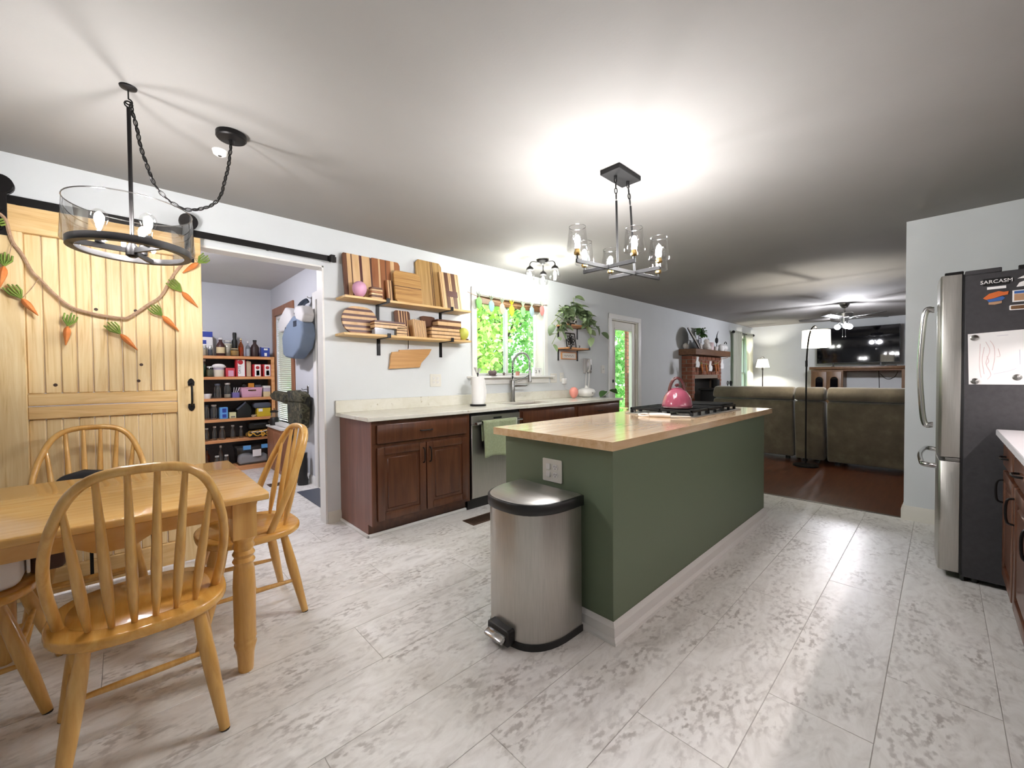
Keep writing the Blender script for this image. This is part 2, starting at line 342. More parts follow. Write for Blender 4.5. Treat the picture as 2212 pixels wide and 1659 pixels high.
bboard('baseboard_partition', [(4.662, .205, 4.662, -.85, -1, 0), (4.648, .205, 4.796, .205, 0, 1), (4.782, .205, 4.782, -2.6, 1, 0)], h=.115, t=.016)
bboard('baseboard_right', [(12.1, -2.6, 12.1, Wy, -1, 0)])
bboard('baseboard_pantry', [(1.545, 4.82, 1.545, 6.62, -1, 0)], m='white_trim')
# pantry opening lining
ol = struct('door_2', (0.4, Wy, 0)); B(PW-.012, PW+.002, Wy-.004, Wy+.124, 0, 2.122).build('jamb', 'white_trim', ol); B(-.40, PW, Wy-.004, Wy+.124, 2.11, 2.124).build('head_jamb', 'white_trim', ol)
B(-.40, -.388, Wy-.004, Wy+.124, 0, 2.11).build('jamb', 'white_trim', ol)

# ---------------------------------------------------------------- kitchen window
w1 = struct('window_1', (3.33, Wy, 1.2))
def frame(mb, x0, x1, z0, z1, y0, y1, t): # picture-frame of four bars
    mb.box(x0, x0+t, y0, y1, z0, z1); mb.box(x1-t, x1, y0, y1, z0, z1); mb.box(x0+t, x1-t, y0, y1, z1-t, z1); mb.box(x0+t, x1-t, y0, y1, z0, z0+t); return mb
for a, b, c, d in ((2.72, 2.79, 1.215, 2.105), (3.88, 3.945, 1.215, 2.105)): B(a, b, Wy-.018, Wy, c, d).build('casing', 'white_trim', w1, bevel=.004)
B(2.72, 3.945, Wy-.018, Wy, 2.105, 2.18).build('casing', 'white_trim', w1, bevel=.004)
B(2.655, 4.01, Wy-.075, Wy+.12, 1.19, 1.215).build('sill', 'white_trim', w1, bevel=.006, seg=2)
B(2.70, 3.96, Wy-.02, Wy, 1.12, 1.19).build('apron', 'white_trim', w1, bevel=.004)
for a, b in ((2.79, 2.797), (3.873, 3.88)): B(a, b, Wy, Wy+.12, 1.215, 2.105).build('jamb', 'cream_trim', w1)
B(2.797, 3.873, Wy, Wy+.12, 2.098, 2.105).build('jamb', 'cream_trim', w1)
B(2.80, 3.87, Wy+.045, Wy+.07, 2.02, 2.098).build('valance', 'oak_cab', w1, bevel=.004)
for a, b, yy in ((2.80, 3.34, .084), (3.31, 3.87, .115)):
    s_ = frame(MB(), a, b, 1.215, 2.098, Wy+yy, Wy+yy+.028, .032).build('sash', 'white_trim', w1, bevel=.003)
    B(a+.03, b-.03, Wy+yy+.012, Wy+yy+.016, 1.24, 2.07).build('pane', 'pane_glass', s_)
B(3.318, 3.332, Wy+.073, Wy+.085, 1.60, 1.68).build('latch', 'white_plastic', w1, bevel=.003)

# ---------------------------------------------------------------- glass back door
d1 = struct('door_1', (5.825, Wy, 0))
for a, b in ((5.345, 5.425), (6.225, 6.305)): B(a, b, Wy-.02, Wy, 0, 2.155).build('casing', 'white_trim', d1, bevel=.005)
B(5.345, 6.305, Wy-.022, Wy, 2.075, 2.155).build('casing', 'white_trim', d1, bevel=.005)
for a, b in ((5.425, 5.44), (6.21, 6.225)): B(a, b, Wy, Wy+.12, 0, 2.075).build('jamb', 'cream_trim', d1)
B(5.44, 6.21, Wy, Wy+.12, 2.06, 2.075).build('jamb', 'cream_trim', d1)
mb = MB(); x0, x1 = 5.445, 6.205; g = (5.575, 6.075, .28, 1.93); y0, y1 = Wy+.03, Wy+.072
mb.box(x0, g[0], y0, y1, .01, 2.058); mb.box(g[1], x1, y0, y1, .01, 2.058); mb.box(g[0], g[1], y0, y1, .01, g[2]); mb.box(g[0], g[1], y0, y1, g[3], 2.058)
mb.build('door_slab', 'cream_trim', d1, bevel=.003)
frame(MB(), g[0]-.02, g[1]+.02, g[2]-.02, g[3]+.02, y0-.008, y1+.008, .022).build('glazing_bead', 'cream_trim', d1, bevel=.003)
B(g[0], g[1], Wy+.048, Wy+.054, g[2], g[3]).build('pane', 'pane_glass', d1)
for z in (.25, 1.1, 1.86): MB().lathe([(.008, -.045), (.008, .045)], (6.207, Wy+.024, z), 8).build('hinge', 'white_plastic', d1)
k = MB().tube([(5.505, Wy+.03, .98), (5.505, Wy-.01, .98)], .012).build('knob_stem', 'black_metal', d1); MB().ell((5.505, Wy-.025, .98), .027, .02, .027).build('knob', 'black_metal', d1)
MB().tube([(5.505, Wy+.03, 1.12), (5.505, Wy+.012, 1.12)], .024, 12).build('deadbolt', 'black_metal', d1)

# ---------------------------------------------------------------- living-room window
w2 = struct('window_2', (11.25, Wy, .35))
frame(MB(), 10.68, 11.82, .28, 2.19, Wy-.018, Wy, .07).build('casing', 'white_trim', w2, bevel=.004)
for z0, z1, yy in ((.35, 1.25, .045), (1.22, 2.12, .075)):
    s_ = frame(MB(), 10.75, 11.75, z0, z1, Wy+yy, Wy+yy+.028, .04).build('sash', 'white_trim', w2); B(10.79, 11.71, Wy+yy+.012, Wy+yy+.016, z0+.04, z1-.04).build('pane', 'pane_glass', s_)

# ---------------------------------------------------------------- pantry window with blind, pantry side door
w3 = struct('window_3', (1.545, 6, .62))
mb = MB(); X0, X1 = 1.522, 1.545
mb.box(X0, X1, 6.36, 6.47, .5, 2.17); mb.box(X0, X1, 5.52, 5.62, .5, 2.17); mb.box(X0, X1, 5.62, 6.36, 2.06, 2.17)
mb.build('casing', 'trim_wood', w3, bevel=.004); B(1.45, 1.6, 5.5, 6.5, .585, .62).build('sill', 'white_trim', w3, bevel=.004)
B(1.60, 1.605, 5.62, 6.36, .62, 2.06).build('pane', 'pane_glass', w3)
mb = MB(); z = .64
while z < 2.02: mb.prism([(1.556, z+.024), (1.559, z+.025), (1.580, z+.001), (1.577, z)], 'y', 5.63, 6.35); z += .026
tag(mb.build('slats', 'white_trim', w3), kind='stuff'); B(1.55, 1.59, 5.63, 6.35, 2.02, 2.055).build('head_rail', 'white_trim', w3)
for y in (5.75, 6.2): B(1.566, 1.569, y, y+.012, .64, 2.03).build('ladder_tape', 'white_trim', w3)
d3 = struct('door_3', (1.545, 4.3, 0))
mb = MB(); mb.box(1.527, 1.545, 4.72, 4.81, 0, 2.15); mb.box(1.527, 1.545, 3.77, 3.86, 0, 2.15); mb.box(1.527, 1.545, 3.86, 4.72, 2.06, 2.15); mb.build('casing', 'white_trim', d3, bevel=.004)
B(1.57, 1.61, 3.865, 4.715, .01, 2.055).build('door_slab', 'cream_trim', d3, bevel=.003)
for z in (.25, 1.05, 1.85): B(1.562, 1.57, 4.69, 4.712, z-.045, z+.045).build('hinge', 'nickel', d3)
# ---------------------------------------------------------------- barn door
def pull(mb, x, y, z0, z1):
    return mb
bd = thing('barn_door', 'sliding pine barn door of vertical planks hanging from black rail', 'door', (-.06, 3.40, .02))
DX0, DX1, SW = -.515, .385, .137
yF, yB = 3.385, 3.425   # stiles stand proud of the planks
for a, b in ((DX0, DX0+SW), (DX1-SW, DX1)): B(a, b, yF, yB, .02, 2.0).build('stile', 'pine', bd, bevel=.003)
B(DX0, DX1, yF, yB, 2.0, 2.14).build('rail', 'pine_h', bd, bevel=.003)
for z0, z1 in ((1.068, 1.135), (.995, 1.064), (.02, .16)): B(DX0+SW, DX1-SW, yF+.004, yB, z0, z1).build('rail', 'pine_h', bd, bevel=.004)
n = 10; px = (DX1-DX0-2*SW)/n
p0 = None
for z0, z1 in ((1.135, 2.0), (.16, .995)):
    p0 = None
    for i in range(n):
        x = DX0+SW+i*px
        if p0 is None: p0 = MB().box(0, px-.0012, 3.406, 3.424, z0, z1).build('plank', 'pine', bd, bevel=.005); p0.location.x += x; 
        else: share(p0, bd, (p0.location.x+i*px, p0.location.y, p0.location.z))
mat('knot', '#3a2412', .6)
for x, z, yy in ((-.277, 1.182, 3.4055), (.066, 1.2, 3.4055), (.08, 1.30, 3.4055), (-.11, 1.62, 3.4055), (.06, 1.63, 3.4055)):
    MB().lathe([(.007, 0), (.009, .0012)], (0, 0, 0), 9).xf(Matrix.Translation((x, yy, z)) @ Matrix.Rotation(PI/2, 4, 'X')).build('knot', 'knot', bd)
# handle
mb = MB(); xh = .318; yh = 3.385
ph = [(xh-.016, 1.165), (xh-.018, 1.19), (xh-.012, 1.205), (xh, 1.214), (xh+.012, 1.205), (xh+.018, 1.19), (xh+.016, 1.165)]
mb.prism(ph, 'y', yh-.006, yh); mb.prism([(x, 2.212-z) for x, z in ph], 'y', yh-.006, yh)
mb.tube(spline([(xh, yh-.004, 1.178), (xh, yh-.04, 1.155), (xh, yh-.045, 1.106), (xh, yh-.04, 1.057), (xh, yh-.004, 1.034)], 5), .006, 8)
mb.build('handle', 'black_metal', bd)
for xc in (-.45, .325):
    st = B(xc-.024, xc+.024, 3.376, 3.384, 1.97, 2.262).build('hanger_strap', 'black_metal', bd, bevel=.002)
    MB().lathe([(.012, -.012), (.05, -.012), (.05, -.006), (.042, -.004), (.042, .004), (.05, .006), (.05, .012), (.012, .012)], n=24).xf(Matrix.Translation((xc, 3.40, 2.235)) @ Matrix.Rotation(PI/2, 4, 'X')).build('wheel', 'black_plastic', bd)
    MB().lathe([(.001, -.004), (.046, -.004), (.05, 0), (.046, .004), (.001, .004)], n=24).xf(Matrix.Translation((xc, 3.378, 2.235)) @ Matrix.Rotation(PI/2, 4, 'X')).build('hanger_cap', 'black_metal', bd)
    for z in (2.0, 2.1): MB().lathe([(.009, 0), (.007, .007)], n=6).xf(Matrix.Translation((xc, 3.376, z)) @ Matrix.Rotation(PI/2, 4, 'X')).build('bolt', 'black_metal', st)
rl = thing('barn_door_rail', 'long flat black steel rail fixed above the pantry opening', 'door rail', (.0, 3.43, 2.157))
B(-1.6, 1.285, 3.435, 3.443, 2.156, 2.2).build('bar', 'black_metal', rl, bevel=.001)
for x in (-1.0, -.4, .2, .8): MB().lathe([(.014, 0), (.014, Wy-3.443)], n=10).xf(Matrix.Translation((x, Wy, 2.178)) @ Matrix.Rotation(PI/2, 4, 'X')).build('spacer', 'black_metal', rl)
mb = B(1.235, 1.27, 3.415, 3.435, 2.15, 2.21); mb.box(1.228, 1.24, 3.40, 3.436, 2.148, 2.204); mb.build('end_stop', 'black_metal', rl, bevel=.002)
MB().lathe([(.014, 0), (.014, Wy-3.443)], n=10).xf(Matrix.Translation((1.255, Wy, 2.178)) @ Matrix.Rotation(PI/2, 4, 'X')).build('spacer', 'black_metal', rl)

# carrot garland: rope and eight carrots, each hung by a thread
rope_pts = [(-.50, 3.368, 2.10), (-.437, 3.366, 2.06), (-.42, 3.376, 1.98), (-.408, 3.376, 1.933), (-.38, 3.376, 1.88), (-.348, 3.376, 1.796), (-.319, 3.376, 1.756), (-.265, 3.376, 1.679), (-.202, 3.376, 1.617), (-.103, 3.376, 1.587), (-.004, 3.376, 1.576), (.033, 3.376, 1.587), (.117, 3.376, 1.669), (.177, 3.376, 1.728), (.219, 3.372, 1.822), (.255, 3.372, 1.898), (.30, 3.372, 1.975), (.325, 3.37, 2.06)]
gr = thing('carrot_garland', 'twine swag draped across the upper barn door', 'garland', (-.06, 3.372, 1.57))
MB().tube(spline(rope_pts, 5), .0085, 6).build('rope', 'rope', gr)
def carrot(lab, top, neck, tip, tie):
    """felt carrot: leaf-top point, neck and tip in the x/z of the door plane"""
    y = 3.358; t = thing('felt_carrot', lab, 'carrot', (neck[0], y, neck[1]), 'orange carrots on the door garland')
    a, b = Vector((neck[0], y, neck[1])), Vector((tip[0], y, tip[1])); rr = [.006, .024, .029, .027, .022, .016, .010, .004]
    MB().tube([a+(b-a)*(i/7) for i in range(8)], rr, 10, flat=.55).build('root', 'carrot', t)
    u = Vector((top[0], y, top[1])); d = u-a; side = Vector((-d.z, 0, d.x)).normalized()
    for k in range(5):
        w = (k-2)*.011; MB().tube([a, a+d*.5+side*w*1.1, u+side*w*1.15+d*(.1*((k*7) % 3)-.1)], [.007, .012, .010], 6, flat=.4).build('leaf', 'carrot_green', t)
    MB().tube([a, ((a.x+tie[0])/2+.004, y-.002, (a.z+tie[1])/2), (tie[0], y, tie[1])], .0018, 5).build('thread', 'rope', t)
for q in [('orange carrot hanging from the left end of the garland at picture edge', (-.435, 1.869), (-.439, 1.803), (-.455, 1.691), (-.41, 1.93)),
          ('leaning carrot with wide leaves below the garland left of centre', (-.425, 1.705), (-.383, 1.642), (-.328, 1.558), (-.322, 1.758)),
          ('upright carrot hanging straight, lowest on left half of the swag', (-.206, 1.577), (-.221, 1.509), (-.231, 1.403), (-.20, 1.617)),
          ('leaning carrot at the bottom middle of the swag', (-.058, 1.54), (-.009, 1.479), (.064, 1.386), (-.004, 1.576)),
          ('leaning carrot right of the lowest point of the swag', (.133, 1.66), (.181, 1.606), (.262, 1.515), (.16, 1.712)),
          ('leaning carrot on the right stile just below the glass lamp', (.222, 1.83), (.28, 1.768), (.361, 1.678), (.235, 1.85)),
          ('carrot pointing down left at the top right corner of door', (.415, 2.02), (.367, 1.968), (.286, 1.89), (.315, 2.03)),
          ('carrot with only its green top showing beside the left door hanger', (-.44, 2.045), (-.475, 2.02), (-.55, 1.98), (-.46, 2.085))]: carrot(*q)

# ---------------------------------------------------------------- base cabinets along the back wall
def panel_door(name, par, x0, x1, z0, z1, y, m='cherry', d=-1, ax='y', drawer=False):
    """raised five-piece door facing -y (d=-1) or +y"""
    r = MB(); t = .02*d
    lo, hi = (y+t, y) if d < 0 else (y, y+t)
    if drawer:
        o = r.box(x0, x1, lo, hi, z0, z1).build(name, m, par, bevel=.006, seg=2); return o
    f = .058; frame(r, x0, x1, z0, z1, lo, hi, f); o = r.build(name, m, par, bevel=.005, seg=2)
    lo2, hi2 = (y+t*.45, y) if d < 0 else (y, y+t*.45)
    B(x0+f-.002, x1-f+.002, lo2, hi2, z0+f-.002, z1-f+.002).build('panel', m, o)
    lo3, hi3 = (y+t*.8, y) if d < 0 else (y, y+t*.8)
    B(x0+f+.022, x1-f-.022, lo3, hi3, z0+f+.022, z1-f-.022).build('panel_field', m, o, bevel=.007)
    return o
def barpull(par, p0, p1, out, r=.005):
    a, b, o = Vector(p0), Vector(p1), Vector(out); MB().tube(spline([a, a+o*.8+(b-a)*.08, (a+b)/2+o, b+o*.8-(b-a)*.08, b], 5), r, 7).build('handle', 'black_metal', par)
YF = 2.895; CT = .885
def cabinet(lab, x0, x1, kind, side=False, g='cherry base cabinets under the window'):
    c = thing('base_cabinet', lab, 'cabinet', ((x0+x1)/2, 3.19, 0), g)
    mb = B(x0, x1, YF, Wy-.003, .1, CT); mb.box(x0, x1, YF+.07, Wy-.003, .0, .1); mb.build('body', 'cherry', c)
    if side: mb = B(x0-.006, x0, YF, Wy-.003, .1, CT); mb.box(x0-.006, x0, YF+.07, Wy-.003, 0, .1); mb.build('end_panel', 'cherry_side', c)
    if kind == 'full':
        d = panel_door('drawer', c, x0+.035, x1-.035, .712, .852, YF, drawer=True); barpull(d, ((x0+x1)/2-.055, YF-.02, .782), ((x0+x1)/2+.055, YF-.02, .782), (0, -.025, 0))
    elif kind == 'false':
        for a, b in ((x0+.035, x1-.035),): panel_door('false_front', c, a, b, .712, .852, YF, drawer=True)
    else:
        d = panel_door('drawer', c, x0+.035, x1-.035, .712, .852, YF, drawer=True); barpull(d, ((x0+x1)/2-.05, YF-.02, .782), ((x0+x1)/2+.05, YF-.02, .782), (0, -.025, 0))
    xm = (x0+x1)/2
    for a, b, h in ((x0+.035, xm-.004, xm-.03), (xm+.004, x1-.035, xm+.03)):
        d = panel_door('door', c, a, b, .13, .682, YF); barpull(d, (h, YF-.02, .52), (h, YF-.02, .64), (0, -.027, 0))
    return c
cb = cabinet('cherry base cabinet with one drawer and two doors at counter end', 1.317, 2.222, 'full', side=True)
cabinet('cherry sink base cabinet with plain false front right of dishwasher', 2.848, 3.75, 'false')
cabinet('cherry base cabinet with drawer at the far counter end beside glass door', 3.752, 4.685, 'drawer')
qr = MB(); 
for a, b, c_, d_ in ((1.297, 1.317, YF+.05, Wy-.004), (1.297, 2.222, YF+.05, YF+.07)): qr.box(a, b, c_, d_, 0, .026)
qr.build('shoe_molding', 'white_trim', cb, bevel=.007, seg=2)
# worktop with a sink cut-out and splash
ct = thing('kitchen_worktop', 'cream speckled quartz worktop with low splash under the window', 'worktop', (3.0, 3.17, CT))
SX0, SX1, SY0, SY1 = 2.93, 3.56, 2.985, 3.36; x0, x1, y0, y1 = 1.275, 4.72, 2.857, Wy-.002
mb = MB(); mb.box(x0, SX0, y0, y1, CT, .915); mb.box(SX1, x1, y0, y1, CT, .915); mb.box(SX0, SX1, y0, SY0, CT, .915); mb.box(SX0, SX1, SY1, y1, CT, .915)
mb.build('slab', 'quartz', ct, bevel=.003)
B(x0, x1, Wy-.022, Wy-.002, .915, 1.017).build('splash', 'quartz', ct, bevel=.002)
sk = thing('kitchen_sink', 'undermount steel sink basin set in the quartz worktop', 'sink', ((SX0+SX1)/2, 3.17, .7))
mb = MB(); t = .004
mb.box(SX0, SX1, SY0, SY1, .70, .704); mb.box(SX0-t, SX0, SY0-t, SY1+t, .70, CT-.001); mb.box(SX1, SX1+t, SY0-t, SY1+t, .70, CT-.001); mb.box(SX0, SX1, SY0-t, SY0, .70, CT-.001); mb.box(SX0, SX1, SY1, SY1+t, .70, CT-.001)
mb.build('basin', 'steel', sk); MB().lathe([(.045, 0), (.045, .004), (.03, .003), (.02, .001)], (3.25, 3.2, .704), 16).build('drain', 'chrome', sk)
# dishwasher
dw = thing('dishwasher', 'stainless steel dishwasher with front bar handle beside the sink', 'dishwasher', (2.535, 3.1, 0))
B(2.232, 2.838, YF, Wy-.05, .1, .875).build('tub', 'black_plastic', dw); B(2.232, 2.838, YF+.05, YF+.06, .0, .1).build('toe_plate', 'black_plastic', dw)
B(2.234, 2.836, YF-.022, YF, .115, .775).build('door', 'steel_v', dw, bevel=.003); B(2.234, 2.836, YF-.022, YF, .779, .855).build('control_panel', 'steel_v', dw, bevel=.003)
B(2.49, 2.59, YF-.025, YF-.021, .815, .832).build('display', 'black_plastic', dw)
h = MB().tube([(2.25, YF-.068, .79), (2.82, YF-.068, .79)], .013, 10, flat=.8).build('handle', 'chrome', dw)
for x in (2.265, 2.805): B(x-.012, x+.012, YF-.068, YF-.02, .78, .80).build('handle_mount', 'chrome', dw, bevel=.002)
# towel over the handle
tw = MB(); nx, nz = 12, 14; xa, xb = 2.315, 2.735; vs = []
for i in range(nz+1):
    for j in range(nx+1):
        u = j/nx; s = i/nz
        z = .808-s*.33 if s > .04 else .808; yy = YF-.087-.006*math.sin(u*9+s*2)-.004*math.sin(u*23); vs.append((xa+(xb-xa)*u+.012*s*math.sin(u*5)+.01*s, yy, z+.01*math.sin(u*7)*s))
fs = [(i*(nx+1)+j, i*(nx+1)+j+1, (i+1)*(nx+1)+j+1, (i+1)*(nx+1)+j) for i in range(nz) for j in range(nx)]
vs2 = [(x, YF-.052+.002*math.sin(x*40), .808-(.808-z)*.55) for x, y, z in vs]
k = len(vs); tw.add(vs, fs); tw.add(vs2, fs); tw.add([vs[j] for j in range(nx+1)]+[(v[0], YF-.07, .812) for v in vs[:nx+1]]+[vs2[j] for j in range(nx+1)],
    [(j, j+1, nx+2+j, nx+1+j) for j in range(nx)]+[(nx+1+j, nx+2+j, 2*nx+3+j, 2*nx+2+j) for j in range(nx)])
to = tw.build('dish_towel', 'towel', base=(2.52, YF-.07, .48)); md = to.modifiers.new('t', 'SOLIDIFY'); md.thickness = .005; md.offset = 0
tag(to, 'sage green towel folded over the dishwasher handle', 'towel')
# floor registers
def register(lab, x0, x1, y0, y1, m, ang=0):
    r = thing('floor_register', lab, 'vent', ((x0+x1)/2, (y0+y1)/2, 0)); mb = MB(); t = .016
    mb.box(x0, x0+t, y0, y1, .0005, .006); mb.box(x1-t, x1, y0, y1, .0005, .006); mb.box(x0+t, x1-t, y0, y0+t, .0005, .006); mb.box(x0+t, x1-t, y1-t, y1, .0005, .006); mb.build('frame', m, r, bevel=.0015)
    B(x0+t, x1-t, y0+t, y1-t, .0003, .001).build('well', 'dark_slot', r)
    mb = MB(); n = 15
    for i in range(n): x = x0+t+(x1-x0-2*t)*(i+.5)/n; mb.box(x-.004, x+.004, y0+t, y1-t, .001, .005)
    tag(mb.build('louvres', m, r), kind='stuff')
mat('bronze', '#5a4236', .45, .5)
register('brown metal floor register in front of the cherry cabinet', 2.03, 2.36, 2.60, 2.75, 'bronze')
register('brown floor register in the pantry behind the end chair', 1.15, 1.45, 5.12, 5.26, 'bronze')

# ---------------------------------------------------------------- island
IX0, IX1, IY0, IY1 = 1.595, 3.886, 1.02, 1.735
il = thing('kitchen_island', 'dark green kitchen island with wide cream baseboard', 'island', (2.74, 1.38, 0))
B(IX0, IX1, IY0, IY1, 0, .878).build('body', 'island_green', il, bevel=.002)
def skirt(mb, x0, x1, y0, y1, t, z0, z1, top=0):
    v0 = [(x0-t, y0-t), (x1+t, y0-t), (x1+t, y1+t), (x0-t, y1+t)]; v1 = [(x0-top, y0-top), (x1+top, y0-top), (x1+top, y1+top), (x0-top, y1+top)]
    vs = [(*p, z0) for p in v0]+[(*p, z1) for p in v1]; return mb.add(vs, [(i, (i+1) % 4, 4+(i+1) % 4, 4+i) for i in range(4)])
mb = MB(); skirt(mb, IX0, IX1, IY0, IY1, .016, .02, .066, .016); skirt(mb, IX0, IX1, IY0, IY1, .016, .066, .088, .002); mb.build('baseboard', 'white_trim', il, sharp=20)
mb = MB(); skirt(mb, IX0, IX1, IY0, IY1, .032, 0, .012, .03); skirt(mb, IX0, IX1, IY0, IY1, .03, .012, .024, .016); mb.build('shoe_molding', 'white_trim', il, sharp=20)
op = thing('island_top', 'thick butcher block slab on the green island', 'worktop', (2.74, 1.38, .878))
TX0, TX1, TY0, TY1 = 1.537, 3.975, .983, 1.775; lanes = 20; lw = (TY1-TY0)/lanes
for i in range(lanes):
    ya, yb = TY0+i*lw, TY0+(i+1)*lw; x = TX0
    cuts = [TX0]; 
    while x < TX1-.9: x += random.uniform(.5, .95); cuts.append(x)
    cuts.append(TX1)
    for a, b in zip(cuts, cuts[1:]): B(a, b, ya, yb, .878, .918).build('stave', 'butcher', op)
def outlet(name, lab, origin, ux, n, w, hgt, kinds, par=None):
    """wall plate; ux is the unit vector along its width, n its outward normal"""
    o = thing(name, lab, 'outlet' if 'socket' in str(kinds) else 'switch', origin); c, u, nn = Vector(origin), Vector(ux), Vector(n); z = Vector((0, 0, 1))
    mt = Matrix((( u.x, nn.x, z.x, c.x), (u.y, nn.y, z.y, c.y), (u.z, nn.z, z.z, c.z), (0, 0, 0, 1)))
    MB().prism(rrect(-w/2, w/2, -hgt/2, hgt/2, .006, 3), 'y', .0005, .006).xf(mt).build('plate', 'plate_white', o, bevel=.0015)
    m = len(kinds)
    for i, k in enumerate(kinds):
        cx = (i-(m-1)/2)*.046
        if k == 'socket':
            for dz in (.02, -.02):
                s = MB().prism(rrect(cx-.016, cx+.016, dz-.014, dz+.014, .011, 4), 'y', .006, .008).xf(mt).build('socket', 'white_plastic', o)
                q = MB(); q.box(cx-.008, cx-.006, .008, .0088, dz-.001, dz+.008); q.box(cx+.006, cx+.008, .008, .0088, dz-.001, dz+.007); q.box(cx-.002, cx+.002, .008, .0088, dz-.01, dz-.006); q.xf(mt).build('slot', 'dark_slot', s)
        elif k == 'rocker':
            for dz in (.02, -.02): MB().prism(rrect(cx-.013, cx+.013, dz-.015, dz+.015, .004, 3), 'y', .006, .013).xf(mt).build('rocker', 'white_plastic', o, bevel=.002)
        elif k == 'toggle': MB().box(cx-.005, cx+.005, .006, .016, -.006, .012).xf(mt).build('toggle', 'white_plastic', o, bevel=.002)
        elif k == 'gfci':
            MB().prism(rrect(cx-.017, cx+.017, -.034, .034, .004, 3), 'y', .006, .009).xf(mt).build('socket', 'white_plastic', o, bevel=.001)
            for dz in (.02, -.02): q = MB(); q.box(cx-.007, cx-.005, .009, .0096, dz-.004, dz+.005); q.box(cx+.005, cx+.007, .009, .0096, dz-.004, dz+.005); q.xf(mt).build('slot', 'dark_slot', o)
    return o
outlet('outlet_plate', 'cream double wall plate with switches and sockets on island end', (IX0, 1.378, .722), (0, -1, 0), (-1, 0, 0), .13, .118, ['rocker', 'socket'])
outlet('outlet_plate', 'square cream socket plate below the hanging state-shaped board', (2.262, Wy, 1.174), (1, 0, 0), (0, -1, 0), .13, .126, ['socket', 'socket'])
outlet('switch_plate', 'wide cream switch plate just right of the window sill', (4.068, Wy, 1.18), (1, 0, 0), (0, -1, 0), .128, .12, ['toggle', 'socket'])
outlet('outlet_plate', 'narrow cream socket plate with a white adapter plugged in', (4.235, Wy, 1.19), (1, 0, 0), (0, -1, 0), .075, .12, ['socket'])
outlet('switch_plate', 'white light switch plate left of the glass back door', (5.20, Wy, 1.30), (1, 0, 0), (0, -1, 0), .08, .12, ['toggle'])
ad = thing('power_adapter', 'small white plug adapter with a grey cord', 'adapter', (4.25, Wy-.03, 1.13))
B(4.225, 4.285, Wy-.05, Wy-.009, 1.10, 1.175).build('housing', 'white_plastic', ad, bevel=.006, seg=2); MB().tube(spline([(4.255, Wy-.03, 1.10), (4.26, Wy-.03, 1.06), (4.31, Wy-.028, 1.03), (4.38, Wy-.03, 1.02)], 6), .003, 6).build('cord', 'white_plastic', ad)

# ---------------------------------------------------------------- cooktop, kettle, spoon
ck = thing('gas_cooktop', 'black gas cooktop with iron grates set in the island top', 'cooktop', (3.21, 1.39, .918))
B(2.765, 3.675, 1.135, 1.655, .918, .926).build('plate', 'steel', ck, bevel=.002)
for i in range(3):
    xa = 2.79+i*.285; xb = xa+.275; mb = MB(); z0, z1 = .95, .966
    for a, b, c_, d_ in ((xa, xb, 1.16, 1.175), (xa, xb, 1.615, 1.63), (xa, xa+.014, 1.16, 1.63), (xb-.014, xb, 1.16, 1.63), (xa, xb, 1.388, 1.402), ((xa+xb)/2-.006, (xa+xb)/2+.006, 1.16, 1.63)): mb.box(a, b, c_, d_, z0, z1)
    for x in (xa+.008, xb-.008, (xa+xb)/2):
        for y in (1.17, 1.395, 1.62): mb.box(x-.008, x+.008, y-.01, y+.01, .926, z0)
    mb.build('grate', 'iron', ck, bevel=.002)
for x, y in ((2.925, 1.28), (2.925, 1.51), (3.21, 1.395), (3.495, 1.51), (3.495, 1.28)):
    b_ = MB().lathe([(.05, 0), (.05, .008), (.035, .012)], (x, y, .926), 18).build('burner', 'nickel', ck); MB().lathe([(.033, .0122), (.033, .019), (.028, .021)], (x, y, .926), 18).build('burner_cap', 'iron', b_)
B(3.37, 3.63, 1.175, 1.61, .9665, .979).build('griddle', 'iron', ck, bevel=.004)
for i in range(5): MB().lathe([(.019, 0), (.017, .022), (.015, .024)], (2.86+i*.1, 1.643, .926), 14).build('knob', 'nickel', ck)
kt = thing('tea_kettle', 'glossy pink dome kettle with red brown handle on the cooktop', 'kettle', (2.94, 1.335, .9665)); mat('kettle_pink', '#93475a', .14, coat=.6); mat('kettle_handle', '#4a2222', .3)
kx, ky, kz = 2.94, 1.335, .9665
MB().lathe([(.08, 0), (.104, .004), (.107, .012), (.105, .03), (.1, .055), (.09, .085), (.074, .111), (.054, .130), (.04, .138)], (kx, ky, kz), 32).build('body', 'kettle_pink', kt, sharp=60)
MB().lathe([(.107, .0095), (.1085, .0105), (.107, .012)], (kx, ky, kz), 32, cap=False).build('base_rim', 'chrome', kt)
MB().lathe([(.042, .137), (.04, .144), (.02, .149), (.006, .15)], (kx, ky, kz), 20).build('lid', 'kettle_pink', kt); l_ = MB().lathe([(.006, .15), (.006, .156)], (kx, ky, kz), 10).build('knob_stem', 'chrome', kt); MB().lathe([(.008, .156), (.017, .163), (.017, .17), (.009, .178)], (kx, ky, kz), 14).build('lid_knob', 'kettle_handle', kt)
dirh = Vector((.55, -.83, 0)).normalized()
hp = [Vector((kx, ky, kz))+dirh*(.056*math.cos(a))*1.0+Vector((0, 0, .09+.13*math.sin(a))) for a in [PI*i/14 for i in range(15)]]
MB().tube(hp, [.006]+[.009]*13+[.006], 8, flat=1.4).build('handle', 'kettle_handle', kt, sharp=60)
sp0 = Vector((kx, ky, kz+.07))+Vector((.95, .05, 0))*.075
MB().tube([sp0, sp0+Vector((.022, .002, .02)), sp0+Vector((.036, .003, .036))], [.02, .015, .011], 10).build('spout', 'kettle_pink', kt); MB().tube([sp0+Vector((.035, .003, .035)), sp0+Vector((.047, .004, .05))], [.013, .009], 8).build('whistle', 'kettle_handle', kt)
